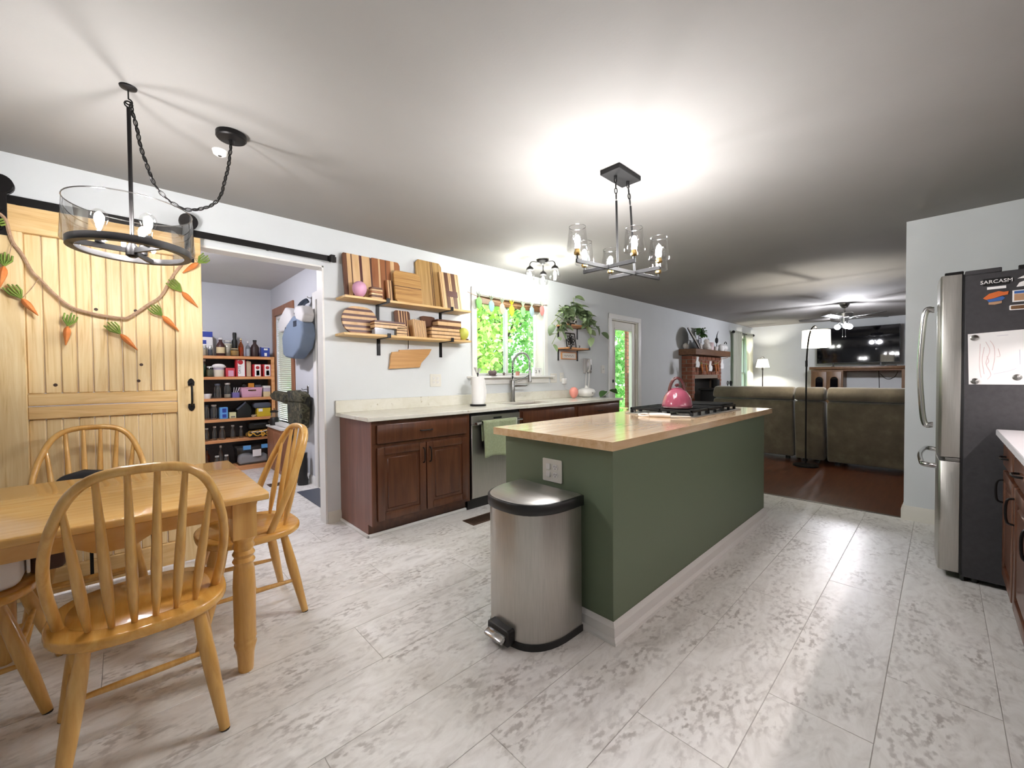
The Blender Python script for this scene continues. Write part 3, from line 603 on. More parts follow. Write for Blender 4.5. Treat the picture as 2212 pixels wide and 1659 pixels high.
sp = thing('spoon_rest', 'white handled scraper lying flat on the island in front of cooktop', 'utensil', (2.66, 1.33, .918)); mat('cream_plastic', '#efe6dc', .35)
MB().tube([(2.655, 1.40, .932), (2.675, 1.33, .934), (2.695, 1.27, .932)], [.013, .016, .014], 10).build('grip', 'cream_plastic', sp, sharp=60)
MB().tube(spline([(2.652, 1.402, .936), (2.645, 1.44, .938), (2.64, 1.475, .93), (2.635, 1.455, .922), (2.645, 1.40, .926)], 5), .006, 8).build('hook', 'cream_plastic', sp)
MB().box(-.012, .012, -.13, 0, -.003, .003).xf(Matrix.Translation((2.694, 1.272, .928)) @ Matrix.Rotation(math.radians(24), 4, 'Z')).build('blade', 'cream_plastic', sp, bevel=.002)

# ---------------------------------------------------------------- step bin
bn = thing('step_bin', 'half round stainless steel pedal bin with black rim against the island', 'trash can', (1.39, 1.36, 0))
def dshape(s=0, xb=1.555, yc=1.365, hw=.205, dep=.325, n=20):
    p = [(xb+s, yc-hw-s), (xb+s, yc+hw+s)]; 
    q = []
    for i in range(n+1):
        t = PI*i/n; c_, s_ = math.cos(t), math.sin(t); q.append((xb-.07-(dep-.07+s)*(abs(s_)**.8), yc+(hw+s)*math.copysign(abs(c_)**.75, c_)))
    return p[:1]+p[1:]+q
def loft(mb, a, za, b, zb, cap=True):
    n = len(a); vs = [(*p, za) for p in a]+[(*p, zb) for p in b]; fs = [(i, (i+1) % n, n+(i+1) % n, n+i) for i in range(n)]
    if cap: fs += [tuple(range(n-1, -1, -1)), tuple(range(n, 2*n))]
    return mb.add(vs, fs)
loft(MB(), dshape(.0), 0, dshape(.0), .03).build('base', 'black_plastic', bn, sharp=50)
loft(MB(), dshape(-.004), .03, dshape(-.004), .60).build('body', 'steel_v', bn, sharp=50)
loft(MB(), dshape(.006), .60, dshape(.006), .648).build('rim', 'black_plastic', bn, sharp=50, bevel=.003)
loft(MB(), dshape(-.004), .648, dshape(-.014), .656).build('lid', 'steel', bn, sharp=50)
mb = MB(); mb.prism(rrect(1.30, 1.44, .012, .085, .012), 'x', 1.20, 1.245); mb.build('pedal_recess', 'black_plastic', bn, bevel=.003)
mb = MB(); mb.prism([(1.175, .028), (1.165, .045), (1.185, .056), (1.23, .062), (1.23, .04)], 'y', 1.315, 1.43); mb.build('pedal', 'chrome', bn, bevel=.005, seg=2)

# ---------------------------------------------------------------- refrigerator
fr = thing('refrigerator', 'tall steel refrigerator with dark grey side and curved handles', 'refrigerator', (3.95, -.42, 0))
FX0, FX1 = 3.49, 4.40
mb = B(FX0, FX1, -.80, -.09, .03, 1.762); mb.build('body', 'fridge_side', fr, bevel=.004)
B(FX0, FX1, -.225, -.09, 1.762, 1.786).build('hinge_cover', 'fridge_side', fr, bevel=.003)
def fdoor(name, x0, x1, z0, z1):
    n = 8; p = [(x0, -.08), (x0, -.004)]; xm = (FX0+FX1)/2
    for i in range(n+1): x = x0+.012+(x1-x0-.024)*i/n; p.append((x, .004+.018*(1-((x-xm)/.455)**2)))
    p += [(x1, -.004), (x1, -.08)]; return MB().prism(p, 'z', z0, z1).build(name, 'steel_v', fr, bevel=.002)
xm = 3.945; dl = fdoor('door', FX0, xm-.003, .715, 1.775); dr_ = fdoor('door', xm+.003, FX1, .715, 1.775); fz = fdoor('freezer_drawer', FX0, FX1, .045, .69)
B(FX0+.004, FX1-.004, -.09, -.079, .04, 1.77).build('gasket', 'black_plastic', fr)
B(FX0, FX0+.06, -.085, -.01, 1.775, 1.79).build('hinge', 'black_metal', fr, bevel=.003); B(FX0, FX0+.05, -.08, -.02, .692, .712).build('hinge', 'nickel', fr, bevel=.002)
for hxp, dd in ((xm-.06, dl), (xm+.06, dr_)):
    MB().tube(spline([(hxp, .035, 1.63), (hxp, .075, 1.62), (hxp, .092, 1.45), (hxp, .10, 1.24), (hxp, .092, 1.03), (hxp, .075, .87), (hxp, .035, .86)], 6), .011, 10, flat=1.3).build('handle', 'chrome', dd)
MB().tube(spline([(FX0+.07, .015, .645), (FX0+.075, .07, .65), (FX0+.2, .085, .652), (xm, .095, .655), (FX1-.2, .085, .652), (FX1-.075, .07, .65), (FX1-.07, .015, .645)], 6), .013, 10, flat=1.2).build('handle', 'chrome', fz)
for y in (-.14, -.72): MB().lathe([(.02, 0), (.02, .03)], (FX0+.05, y, 0), 10).build('foot', 'black_plastic', fr)
B(FX0+.01, FX1-.01, -.1, -.085, .005, .035).build('toe_grille', 'black_plastic', fr)
# paper and magnets on the fridge side (plane x = FX0, facing -x)
XS = FX0-.001
def onfridge(mb): return mb
pp = MB().prism([(-.103, 1.427), (-.36, 1.441), (-.36, 1.142), (-.109, 1.142)], 'x', XS-.0012, XS)
dp = thing('child_drawing', 'white sheet with faint pink crayon drawing held on refrigerator side', 'drawing', (XS, -.23, 1.142)); pp.build('paper', 'white', dp); mat('crayon', '#dcc3c3', .8); mat('pencil', '#cdc8d2', .8)
random.seed(3)
for k_, (m_, base) in enumerate((('crayon', [(-.17, 1.38), (-.185, 1.33), (-.172, 1.26), (-.19, 1.20), (-.178, 1.17)]), ('crayon', [(-.15, 1.37), (-.148, 1.25), (-.155, 1.18)]), ('crayon', [(-.186, 1.385), (-.2, 1.35), (-.203, 1.29), (-.195, 1.22)]), ('crayon', [(-.165, 1.35), (-.158, 1.28), (-.166, 1.2)]), ('pencil', [(-.2, 1.2), (-.25, 1.215), (-.28, 1.23)]), ('pencil', [(-.29, 1.33), (-.292, 1.25)]), ('crayon', [(-.215, 1.34), (-.222, 1.30), (-.21, 1.295)]), ('pencil', [(-.21, 1.41), (-.25, 1.412)]), ('crayon', [(-.175, 1.30), (-.182, 1.27), (-.174, 1.25), (-.185, 1.22)]))):
    MB().tube(spline([(XS-.0014, y, z) for y, z in base], 5), .0012, 4).build('stroke', m_, dp)
def disc_mag(lab, y, z, m='nickel', r=.017):
    t = thing('round_magnet', lab, 'magnet', (XS, y, z), 'round magnets on the refrigerator drawing'); R_ = Matrix.Translation((XS-.0015, y, z)) @ Matrix.Rotation(-PI/2, 4, 'Y')
    MB().lathe([(r, 0), (r, .003), (r*.85, .0045)], n=16).xf(R_).build('rim', m, t); MB().lathe([(r*.8, .0045), (r*.5, .007), (.001, .0078)], n=16).xf(R_).build('dome', 'clear_glass', t)
disc_mag('round glass magnet at top left corner of the drawing', -.128, 1.405); disc_mag('round magnet at bottom left corner of the drawing', -.132, 1.16); disc_mag('round magnet at bottom right of the drawing', -.283, 1.181); disc_mag('round magnet at upper right edge of the drawing', -.33, 1.425)
RF = Matrix(((0, 0, -1, XS-.002), (-1, 0, 0, 0), (0, 1, 0, 0), (0, 0, 0, 1)))  # text plane: right = -y, up = z, out = -x
mg = thing('word_magnet', 'white block letter magnet reading SARCASM on refrigerator side', 'magnet', (XS, -.2, 1.69)); 
B(XS-.002, XS, -.253, -.158, 1.69, 1.728).build('backing', 'black_plastic', mg); text('lettering', 'SARCASM', .027, 'white', mg, Matrix.Translation((0, -.205, 1.709)) @ RF)
B(XS-.002, XS, -.24, -.172, 1.668, 1.682).build('lower_bar', 'white', mg)
mat('orange_p', '#cc6a35', .4); mat('blue_p', '#3a62a0', .4); mat('tan_p', '#b08b6b', .5)
om = thing('shaped_magnet', 'orange and blue cut-out magnet below the word magnet', 'magnet', (XS, -.2, 1.60))
MB().prism([(-.158, 1.622), (-.18, 1.645), (-.215, 1.655), (-.232, 1.648), (-.25, 1.650), (-.247, 1.632), (-.225, 1.628), (-.2, 1.618), (-.17, 1.612)], 'x', XS-.003, XS).build('upper_shape', 'orange_p', om, bevel=.001)
MB().prism([(-.172, 1.612), (-.2, 1.618), (-.227, 1.626), (-.238, 1.615), (-.225, 1.602), (-.18, 1.598)], 'x', XS-.003, XS).build('middle_shape', 'blue_p', om, bevel=.001)
MB().prism([(-.178, 1.597), (-.226, 1.601), (-.226, 1.588), (-.2, 1.582), (-.178, 1.585)], 'x', XS-.003, XS).build('lower_shape', 'tan_p', om, bevel=.001)
pm = thing('photo_magnet', 'framed landscape photo magnet at the right picture edge', 'magnet', (XS, -.3, 1.59)); B(XS-.003, XS, -.36, -.262, 1.588, 1.65).build('border', 'white', pm); B(XS-.0036, XS-.003, -.358, -.268, 1.632, 1.646).build('print_sky', 'blue_p', pm); B(XS-.0036, XS-.003, -.358, -.268, 1.594, 1.630).build('print_ground', 'tan_p', pm)
bm_ = thing('bar_magnet', 'narrow white edged bar magnet below the photo magnet', 'magnet', (XS, -.3, 1.545)); MB().prism(rrect(-.36, -.252, 1.545, 1.572, .005, 3), 'x', XS-.003, XS).build('border', 'white', bm_); MB().prism(rrect(-.357, -.257, 1.549, 1.568, .004, 3), 'x', XS-.004, XS-.003).build('face', 'oak_cab', bm_)
cm_ = thing('cap_magnet', 'white and black cap shaped magnet right of the word magnet', 'magnet', (XS, -.31, 1.68)); MB().prism([(-.275, 1.668), (-.285, 1.69), (-.31, 1.70), (-.345, 1.69), (-.35, 1.67)], 'x', XS-.003, XS).build('cap_body', 'white', cm_, bevel=.001); MB().prism([(-.278, 1.712), (-.3, 1.725), (-.34, 1.72), (-.33, 1.708)], 'x', XS-.003, XS).build('cap_top', 'white', cm_, bevel=.001)
yb_ = thing('paper_stack', 'stack of yellow papers lying on top of the refrigerator', 'papers', (3.7, -.42, 1.762)); 
B(3.55, 3.78, -.55, -.30, 1.7625, 1.785).build('papers', 'green_egg', yb_); B(3.53, 3.55, -.40, -.285, 1.7625, 1.79).build('clip', 'black_plastic', yb_, bevel=.002)

# ---------------------------------------------------------------- cabinets on the camera's side (right edge of picture) with under-cabinet lighting
YS = -.252
def scab(lab, x0, x1):
    c = thing('base_cabinet', lab, 'cabinet', ((x0+x1)/2, -.55, 0), 'cherry cabinets along the near wall')
    mb = B(x0, x1, -.848, YS, .1, .868); mb.box(x0, x1, -.848, YS-.07, 0, .1); mb.build('body', 'cherry', c)
    for z0, z1 in ((.715, .845),):
        d = panel_door('drawer', c, x0+.03, x1-.03, z0, z1, YS, d=1, drawer=True); barpull(d, ((x0+x1)/2-.05, YS+.02, .78), ((x0+x1)/2+.05, YS+.02, .78), (0, .026, 0))
    d = panel_door('door', c, x0+.03, x1-.03, .13, .69, YS, d=1); barpull(d, (x1-.06, YS+.02, .52), (x1-.06, YS+.02, .64), (0, .026, 0))
scab('cherry cabinet at right picture edge next to the refrigerator', 2.95, 3.42); scab('cherry cabinet at the right picture edge, nearer the viewer', 2.42, 2.948); scab('cherry cabinet under the white worktop outside the right edge', 1.8, 2.418); scab('cherry cabinet furthest from the refrigerator along the near wall', 1.0, 1.798)
B(1.0, 3.43, -.848, -.208, .868, .90).build('side_worktop', 'quartz_white', base=(2.2, -.5, .868), bevel=.003); tag(bpy.data.objects['side_worktop'], 'white quartz worktop at the right picture edge', 'worktop')
for i, (a, b) in enumerate(((1.0, 1.79), (1.8, 2.59), (2.6, 3.42))):
    c = thing('wall_cabinet', ['cherry wall cabinet on near wall, furthest from refrigerator', 'cherry wall cabinet on near wall, middle of three', 'cherry wall cabinet on near wall next to the refrigerator'][i], 'cabinet', ((a+b)/2, -.7, 1.42), 'cherry wall cabinets on the near wall'); B(a, b, -.848, -.49, 1.42, 2.2).build('body', 'cherry', c); panel_door('door', c, a+.02, b-.02, 1.44, 2.18, -.49, d=1)
ul = thing('under_cabinet_light', 'slim light bar under the wall cabinets of the near wall', 'light', (2.2, -.52, 1.39)); B(1.1, 3.35, -.497, -.49, 1.395, 1.42).build('rail', 'cherry', ul)
B(1.1, 3.35, -.545, -.5, 1.40, 1.4195).build('housing', 'white_plastic', ul); emis('led_strip', '#fff4f2', 85*BULB); B(1.12, 3.33, -.53, -.51, 1.398, 1.3999).build('diffuser', 'led_strip', ul)
# ---------------------------------------------------------------- dining table
TBX0, TBX1, TBY0, TBY1, TBZ = -.49, .425, 1.905, 2.83, .74
tb = thing('dining_table', 'honey oak dining table with turned legs near the barn door', 'table', (-.03, 2.37, 0))
nb = 2; bw = (TBY1-TBY0)/nb; ed = .016
mb = MB(); pr = [(0, 0), (.012, .003), (.022, .014), (.024, .024), (.016, .03), (0, .03)]
def rounded_slab(x0, x1, y0, y1, z0, z1, r, name, m, par, bev=.012):
    return MB().prism(rrect(x0, x1, y0, y1, r, 4), 'z', z0, z1).build(name, m, par, bevel=bev, seg=3, sharp=60)
# top in boards along the length, the outer rim a solid rounded frame piece
for i in range(nb):
    ya, yb = TBY0+i*bw, TBY0+(i+1)*bw
    if i in (0, nb-1):
        prf = [(ya, .715), (ya, .735), (ya+.006, .74), (yb, .74), (yb, .71), (ya+.01, .71)] if i == 0 else [(yb, .715), (yb, .735), (yb-.006, .74), (ya, .74), (ya, .71), (yb-.01, .71)]
        MB().prism(prf, 'x', TBX0, TBX1).build('top_board', 'oak_top', tb, bevel=.0015)
    else: B(TBX0, TBX1, ya, yb, .71, .74).build('top_board', 'oak_top', tb)
def apron(p0, p1, nrm, arches):
    """skirt board with a scalloped lower edge"""
    a, b = Vector((*p0, 0)), Vector((*p1, 0)); L_ = (b-a).length; d = (b-a)/L_; n = 40; poly = [(0, .71), (L_, .71)]
    for i in range(n+1):
        t = 1-i/n; f = abs(t-.5)*2; z = .62+.022*(1 if f < .35 else 0)
        z = .648 if .18 < f < .92 else .618
        s = min(abs(f-.18), abs(f-.92))
        if s < .06: z = .633+.015*(1 if .18 < f < .92 else -1)*(s/.06)
        poly.append((t*L_, z))
    m = Matrix(((d.x, nrm[0], 0, a.x), (d.y, nrm[1], 0, a.y), (0, 0, 1, 0), (0, 0, 0, 1)))
    return MB().prism(poly, 'y', 0, .02).xf(m).build('apron', 'oak_top', tb)
ix, iy = .075, .065
apron((TBX0+ix, TBY0+iy), (TBX1-ix, TBY0+iy), (0, 1), 1); apron((TBX0+ix, TBY1-iy-.02), (TBX1-ix, TBY1-iy-.02), (0, 1), 1)
apron((TBX1-ix-.02, TBY0+iy), (TBX1-ix-.02, TBY1-iy), (1, 0), 1); apron((TBX0+ix, TBY0+iy), (TBX0+ix, TBY1-iy), (1, 0), 1)
lp = [(.026, 0), (.028, .01), (.031, .07), (.036, .095), (.041, .115), (.036, .125), (.041, .14), (.039, .15), (.040, .25), (.041, .36), (.038, .42), (.033, .445), (.041, .46), (.033, .475), (.041, .49), (.033, .505), (.040, .52), (.034, .535), (.045, .555), (.045, .56)]
lg = None
for x in (TBX0+ix+.02, TBX1-ix-.005):
    for y in (TBY0+iy+.012, TBY1-iy-.012):
        mb = MB().lathe(lp, (x, y, 0), 18); mb.box(x-.041, x+.041, y-.041, y+.041, .56, .71); mb.build('leg', 'oak', tb, bevel=0, sharp=50)

# ---------------------------------------------------------------- windsor chairs
mat('dowel_end', '#2a211b', .7)
def make_chair():
    t = thing('windsor_chair', 'x', 'chair', (0, 0, 0), 'honey oak hoop back chairs at the dining table')
    pts = []; n = 44
    for i in range(n):
        a = 2*PI*i/n; c_, s_ = math.cos(a), math.sin(a); e = 2/2.7
        x = .232*math.copysign(abs(c_)**e, c_); y = .222*math.copysign(abs(s_)**e, s_)
        if s_ > 0: x *= 1-.02*s_
        else: x *= 1-.06*abs(s_)
        pts.append((x, y))
    MB().prism(pts, 'z', .418, .452).build('seat', 'oak_seat', t, bevel=.011, seg=3, sharp=60)
    MB().prism([(x*.8, y*.76+.01) for x, y in pts], 'z', .4515, .4535).build('seat_dish', 'oak_seat', t, bevel=.0012, sharp=60)
    feet = [((.15, .13), (.215, .245)), ((-.15, .13), (-.215, .245)), ((.135, -.12), (.195, -.20)), ((-.135, -.12), (-.195, -.20))]; legs = []
    for (a, b) in feet:
        p, q = Vector((a[0], a[1], .422)), Vector((b[0], b[1], .004)); P = [p.lerp(q, k/8) for k in range(9)]
        g = MB().tube(P, [.016, .019, .0215, .023, .023, .0215, .0195, .0175, .0155], 10).build('leg', 'oak', t, sharp=60); legs.append((p, q))
        MB().tube([q+Vector((0, 0, .001)), q+Vector((0, 0, -.004))], .0145, 10).build('glide', 'dowel_end', g)
    def at(i, z): p, q = legs[i]; return p.lerp(q, (p.z-z)/(p.z-q.z))
    def rung(a, b): MB().tube([a, a.lerp(b, .25), a.lerp(b, .5), a.lerp(b, .75), b], [.008, .011, .0125, .011, .008], 8).build('stretcher', 'oak', t, sharp=60)
    r0, r1 = (at(0, .19), at(2, .17)), (at(1, .19), at(3, .17)); rung(*r0); rung(*r1); rung(r0[0].lerp(r0[1], .5), r1[0].lerp(r1[1], .5)); rung(at(0, .25), at(1, .25))
    # hoop: leaning bow
    def hoop(a):  # a 0..1 along the bow
        th = PI*a; x = -math.cos(th); zz = math.sin(th)
        X = .216*math.copysign(abs(x)**.62, x); Z = .452+.492*(abs(zz)**.62) if zz > 0 else .452
        f = (Z-.452)/.492; X *= 1+.10*math.sin(min(1, f*1.3)*PI)*(.7) - .10*(1-f)
        return Vector((X, -.045-.205*f, Z))
    HP_ = [hoop(i/36) for i in range(37)]; HP_[0].z = HP_[-1].z = .445
    MB().tube(HP_, .0175, 10, flat=.8).build('hoop', 'oak', t, sharp=60)
    for i in range(6):
        u = (i-2.5)/2.5; bx = u*.128; b = Vector((bx, -.165+.035*u*u, .45))
        best = min((h for h in HP_[4:-4]), key=lambda h: abs(h.x-u*.168)); tp = Vector((u*.168, best.y, best.z-.006))
        P = [b.lerp(tp, k/6) for k in range(7)]
        MB().tube(P, [.0075, .013, .0145, .0135, .0115, .0095, .008], 8).build('spindle', 'oak', t, sharp=60)
    return t
ch = make_chair()
spots = [('honey oak hoop back chair in the foreground with its back to viewer', (.035, 1.895, 0), 0), ('oak hoop back chair at the end of the table near pantry', (.452, 2.455, 0), 92),
         ('oak hoop back chair behind the table holding a black cushion', (-.135, 3.02, 0), 180), ('oak chair at left edge of picture holding the white booster', (-.47, 2.45, 0), -90)]
for i, (lab, loc, rz) in enumerate(spots):
    o = ch if i == 0 else copy_tree(ch); o.location = loc; o.rotation_euler = (0, 0, math.radians(rz)); o['label'] = lab
# boosters on the far chairs
bk = thing('seat_cushion', 'round topped black cushion strapped to the chair behind the table', 'cushion', (-.155, 3.14, .55))
p = [(-.285, .58), (-.28, .67), (-.245, .715), (-.16, .737), (-.075, .72), (-.04, .68), (-.035, .58)]
MB().prism(p, 'y', 3.07, 3.13).build('pad', 'black_cloth', bk, bevel=.018, seg=3, sharp=60)
for x in (-.14, .10): B(x-.007, x+.007, 3.06, 3.064, .18, .60).build('strap', 'black_cloth', bk)
bo = thing('booster_seat', 'white plastic booster seat on the chair at left edge', 'booster seat', (-.47, 2.45, .4535))
MB().prism(rrect(-.66, -.29, 2.29, 2.61, .06, 5), 'z', .456, .60).build('shell', 'white_plastic', bo, bevel=.02, seg=3, sharp=60); MB().prism(rrect(-.64, -.31, 2.31, 2.59, .05, 5), 'z', .60, .612).build('pad', 'black_cloth', bo, bevel=.005)
pu = thing('brown_pouch', 'dark brown pouch hanging at the front of the white booster', 'pouch', (-.25, 2.46, .4535)); mat('brown_leather', '#4a2c1c', .5)
MB().prism([(-.285, .456), (-.185, .456), (-.18, .53), (-.195, .60), (-.27, .61), (-.288, .53)], 'y', 2.42, 2.54).build('body', 'brown_leather', pu, bevel=.02, seg=3, sharp=60); B(-.285, -.275, 2.405, 2.418, .47, .62).build('tab', 'white_plastic', pu, bevel=.003)

# ---------------------------------------------------------------- pendant over the table
glass('bulb_glass', gloss=.06)
BE = 480*BULB
emis('bulb_glow', '#fdfcfd', BE*2.2); emis('bulb_lamp', '#fff8ea', BE*5); emis('bulb_pendant', '#fdfbfb', BE*1.95); emis('bulb_flush', '#fdfff6', BE*1.8)
def bulb(par, c, r=.028, m='bulb_glow', h=.085):
    b = MB().lathe([(.011, 0), (.013, h*.18), (r*.75, h*.38), (r, h*.62), (r*.85, h*.84), (r*.4, h*.97), (.002, h)], c, 14).build('bulb', 'bulb_glass', par, sharp=70)
    MB().lathe([(.005, -.027), (.013, -.017), (.0155, 0), (.013, .017), (.005, .027)], (c[0], c[1], c[2]+h*.58), 10).build('filament', m, b, sharp=80); return b
pn = thing('pendant_lamp', 'clear glass drum pendant on black rod over dining table', 'pendant light', (.037, 2.373, 1.73))
cx, cy = .037, 2.373; zr = 1.758
MB().lathe([(.212, 0), (.203, .165)], (cx, cy, zr+.012), 48, cap=False).build('glass_drum', 'clear_glass', pn)
MB().tube(arc((cx, cy, zr+.177), .203, 0, 352.5, 47, 'xy'), .0022, 6, closed=True).build('drum_edge', 'glass_edge', pn)
mb = MB().lathe([(.172, 0), (.198, 0), (.198, .028), (.194, .028), (.194, .004), (.172, .004), (.172, 0)], (cx, cy, zr-.012), 48, cap=False); mb.build('ring', 'black_metal', pn)
hub = MB().lathe([(.012, -.03), (.022, -.022), (.022, .01), (.012, .028), (.007, .05)], (cx, cy, zr), 14).build('hub', 'black_metal', pn)
for a in (188, 300, 68):
    d = Vector((math.cos(math.radians(a)), math.sin(math.radians(a)), 0)); c = Vector((cx, cy, zr)); s_ = Vector((-d.y, d.x, 0))
    vs = []
    for q in (0, .185):
        for u in (-.006, .006):
            for z in (-.012, .008): vs.append(c+d*q+s_*u+Vector((0, 0, z)))
    MB().add(vs, [(0, 1, 3, 2), (4, 6, 7, 5), (0, 4, 5, 1), (2, 3, 7, 6), (0, 2, 6, 4), (1, 5, 7, 3)]).build('arm', 'black_metal', pn)
    q = c+d*.098; MB().lathe([(.015, .008), (.015, .04), (.012, .05)], q, 14).build('socket', 'black_metal', pn); bulb(pn, (q.x, q.y, q.z+.05), .03, 'bulb_pendant', h=.095)
MB().tube([(cx, cy, zr+.02), (cx, cy, 2.355)], .0075, 10).build('rod', 'black_metal', pn)
MB().tube(arc((cx, cy, 2.37), .013, 0, 330, 11, 'xz'), .003, 6, closed=True).build('ring_loop', 'black_metal', pn)
hk = thing('ceiling_hook', 'small black swag hook holding the pendant rod', 'hook', (cx, cy, HC)); MB().lathe([(.004, -.014), (.028, -.005), (.03, 0)], (cx, cy, HC-.0005), 18).build('base', 'black_metal', hk); MB().tube([(cx, cy, HC-.012), (cx, cy, HC-.05)]+[tuple(v) for v in arc((cx, cy, HC-.062), .012, 90, -150, 8, 'xz')], .003, 6).build('hook', 'black_metal', hk)
sw = thing('swag_chain', 'black chain swagging from hook to round ceiling canopy', 'chain', (.23, 2.427, 2.0))
cp = [(.040, 2.374, 2.385), (.047, 2.376, 2.35), (.061, 2.38, 2.285), (.072, 2.383, 2.211), (.094, 2.389, 2.13), (.113, 2.394, 2.072), (.142, 2.402, 2.033), (.18, 2.412, 2.006), (.23, 2.427, 1.999), (.282, 2.442, 2.021), (.332, 2.456, 2.061), (.366, 2.466, 2.12), (.385, 2.471, 2.2), (.401, 2.475, 2.274), (.412, 2.479, 2.36), (.416, 2.48, 2.41)]
chain(cp, .036, .020, .0026).build('links', 'black_metal', sw, sharp=60); MB().tube(spline(cp, 6), .0018, 5).build('cord', 'black_plastic', sw)
cn = thing('ceiling_canopy', 'round black ceiling canopy at the end of swag chain', 'canopy', (.417, 2.48, HC)); MB().lathe([(.01, -.05), (.014, -.032), (.06, -.028), (.066, -.022), (.066, 0)], (.417, 2.48, HC-.0005), 28).build('cover', 'black_metal', cn)
sd_ = thing('smoke_detector', 'small white round sensor on ceiling behind the chain', 'sensor', (.406, 2.684, HC)); MB().lathe([(.018, -.028), (.03, -.02), (.036, 0)], (.40, 2.70, HC-.0005), 18).build('cover', 'white_plastic', sd_); MB().lathe([(.008, -.031), (.01, -.027)], (.40, 2.70, HC), 10).build('lens', 'dark_slot', sd_)

# ---------------------------------------------------------------- chandelier over the island
cl = thing('chandelier', 'black linear chandelier with six clear glass shades over island', 'chandelier', (2.22, 1.35, 1.83))
MB().prism([(2.10, 1.292), (2.345, 1.292), (2.345, 1.425), (2.10, 1.425)], 'z', HC-.03, HC-.0005).build('canopy', 'matte_black', cl, bevel=.002)
zc = 1.838
def bar(a, b, w=.011, h=.022):
    a, b = Vector(a), Vector(b); d = (b-a).normalized(); s_ = Vector((-d.y, d.x, 0)); vs = [p+s_*u+Vector((0, 0, z)) for p in (a, b) for u in (-w/2, w/2) for z in (-h/2, h/2)]
    return MB().add(vs, [(0, 1, 3, 2), (4, 6, 7, 5), (0, 4, 5, 1), (2, 3, 7, 6), (0, 2, 6, 4), (1, 5, 7, 3)]).build('bar', 'matte_black', cl, bevel=.001)
bar((1.80, 1.375, zc), (2.54, 1.272, zc)); bar((2.048, 1.512, zc+.004), (2.054, 1.165, zc+.004)); bar((2.29, 1.485, zc+.004), (2.30, 1.145, zc+.004))
ends = [(1.808, 1.374), (2.532, 1.273), (2.048, 1.504), (2.054, 1.173), (2.29, 1.477), (2.30, 1.153)]
glass('shade_glass', tint=(.97, .97, .97, 1), gloss=.1)
for (x, y) in ends:
    MB().lathe([(.005, .008), (.005, .03)], (x, y, zc), 8).build('stem', 'matte_black', cl); MB().lathe([(.006, .028), (.018, .034), (.02, .044), (.014, .056), (.014, .064)], (x, y, zc), 16).build('cup', 'brass', cl)
    s_ = MB().lathe([(.02, .05), (.056, .052), (.058, .06), (.045, .182)], (x, y, zc), 24, cap=False).build('shade', 'shade_glass', cl, sharp=60)
    MB().tube(arc((x, y, zc+.182), .045, 0, 345, 23, 'xy'), .0016, 5, closed=True).build('shade_rim', 'glass_edge', s_); bulb(cl, (x, y, zc+.062), .029, h=.085)
for (x, y, u, v) in ((2.174, 1.365, 2.137, 1.328), (2.292, 1.352, 2.292, 1.307)):
    u_, v_ = u*.3+x*.7, v*.3+y*.7
    MB().tube([(u, v, zc), (u*.42+x*.58, v*.42+y*.58, 2.255)], .0065, 8).build('rod', 'matte_black', cl); MB().lathe([(.006, -.02), (.01, -.012), (.01, 0)], (x, y, HC-.03), 10).build('loop_base', 'matte_black', cl)
    chain([(u*.42+x*.58, v*.42+y*.58, 2.25), (u*.2+x*.8, v*.2+y*.8, 2.33), (x, y, 2.405)], .046, .021, .003).build('chain', 'matte_black', cl)
MB().tube(spline([(2.292, 1.352, 2.41), (2.306, 1.352, 2.36), (2.31, 1.35, 2.30), (2.293, 1.335, 2.25)], 5), .0025, 6).build('cord', 'black_plastic', cl)

# ---------------------------------------------------------------- flush lamp over the sink
fs_ = thing('flush_lamp', 'black three arm ceiling lamp with glass shades over sink', 'ceiling light', (3.24, 2.93, 2.2))
fx, fy = 3.25, 2.93; MB().lathe([(.01, -.05), (.025, -.04), (.062, -.02), (.065, 0)], (fx, fy, HC-.0005), 24).build('canopy', 'black_metal', fs_)
for a in (160, 280, 40):
    d = Vector((math.cos(math.radians(a)), math.sin(math.radians(a)), 0)); c = Vector((fx, fy, HC-.035)); e = c+d*.15
    MB().tube(spline([c, c+d*.07+Vector((0, 0, .004)), c+d*.125+Vector((0, 0, 0)), e+Vector((0, 0, -.025)), e+Vector((0, 0, -.05))], 5), .006, 8).build('arm', 'black_metal', fs_)
    MB().lathe([(.012, -.045), (.02, -.055), (.03, -.06), (.042, -.085), (.036, -.09)], e, 18).build('cap', 'black_metal', fs_)
    MB().lathe([(.036, -.08), (.05, -.115), (.055, -.165), (.048, -.19)], e, 22, cap=False).build('shade', 'shade_glass', fs_, sharp=60)
    b = MB().lathe([(.012, -.085), (.013, -.1), (.022, -.118), (.027, -.14), (.022, -.16), (.008, -.17)], e, 14).build('bulb', 'bulb_glass', fs_, sharp=70); MB().lathe([(.005, -.027), (.013, -.017), (.0155, 0), (.013, .017), (.005, .027)], (e.x, e.y, e.z-.137), 10).build('filament', 'bulb_flush', b, sharp=80)

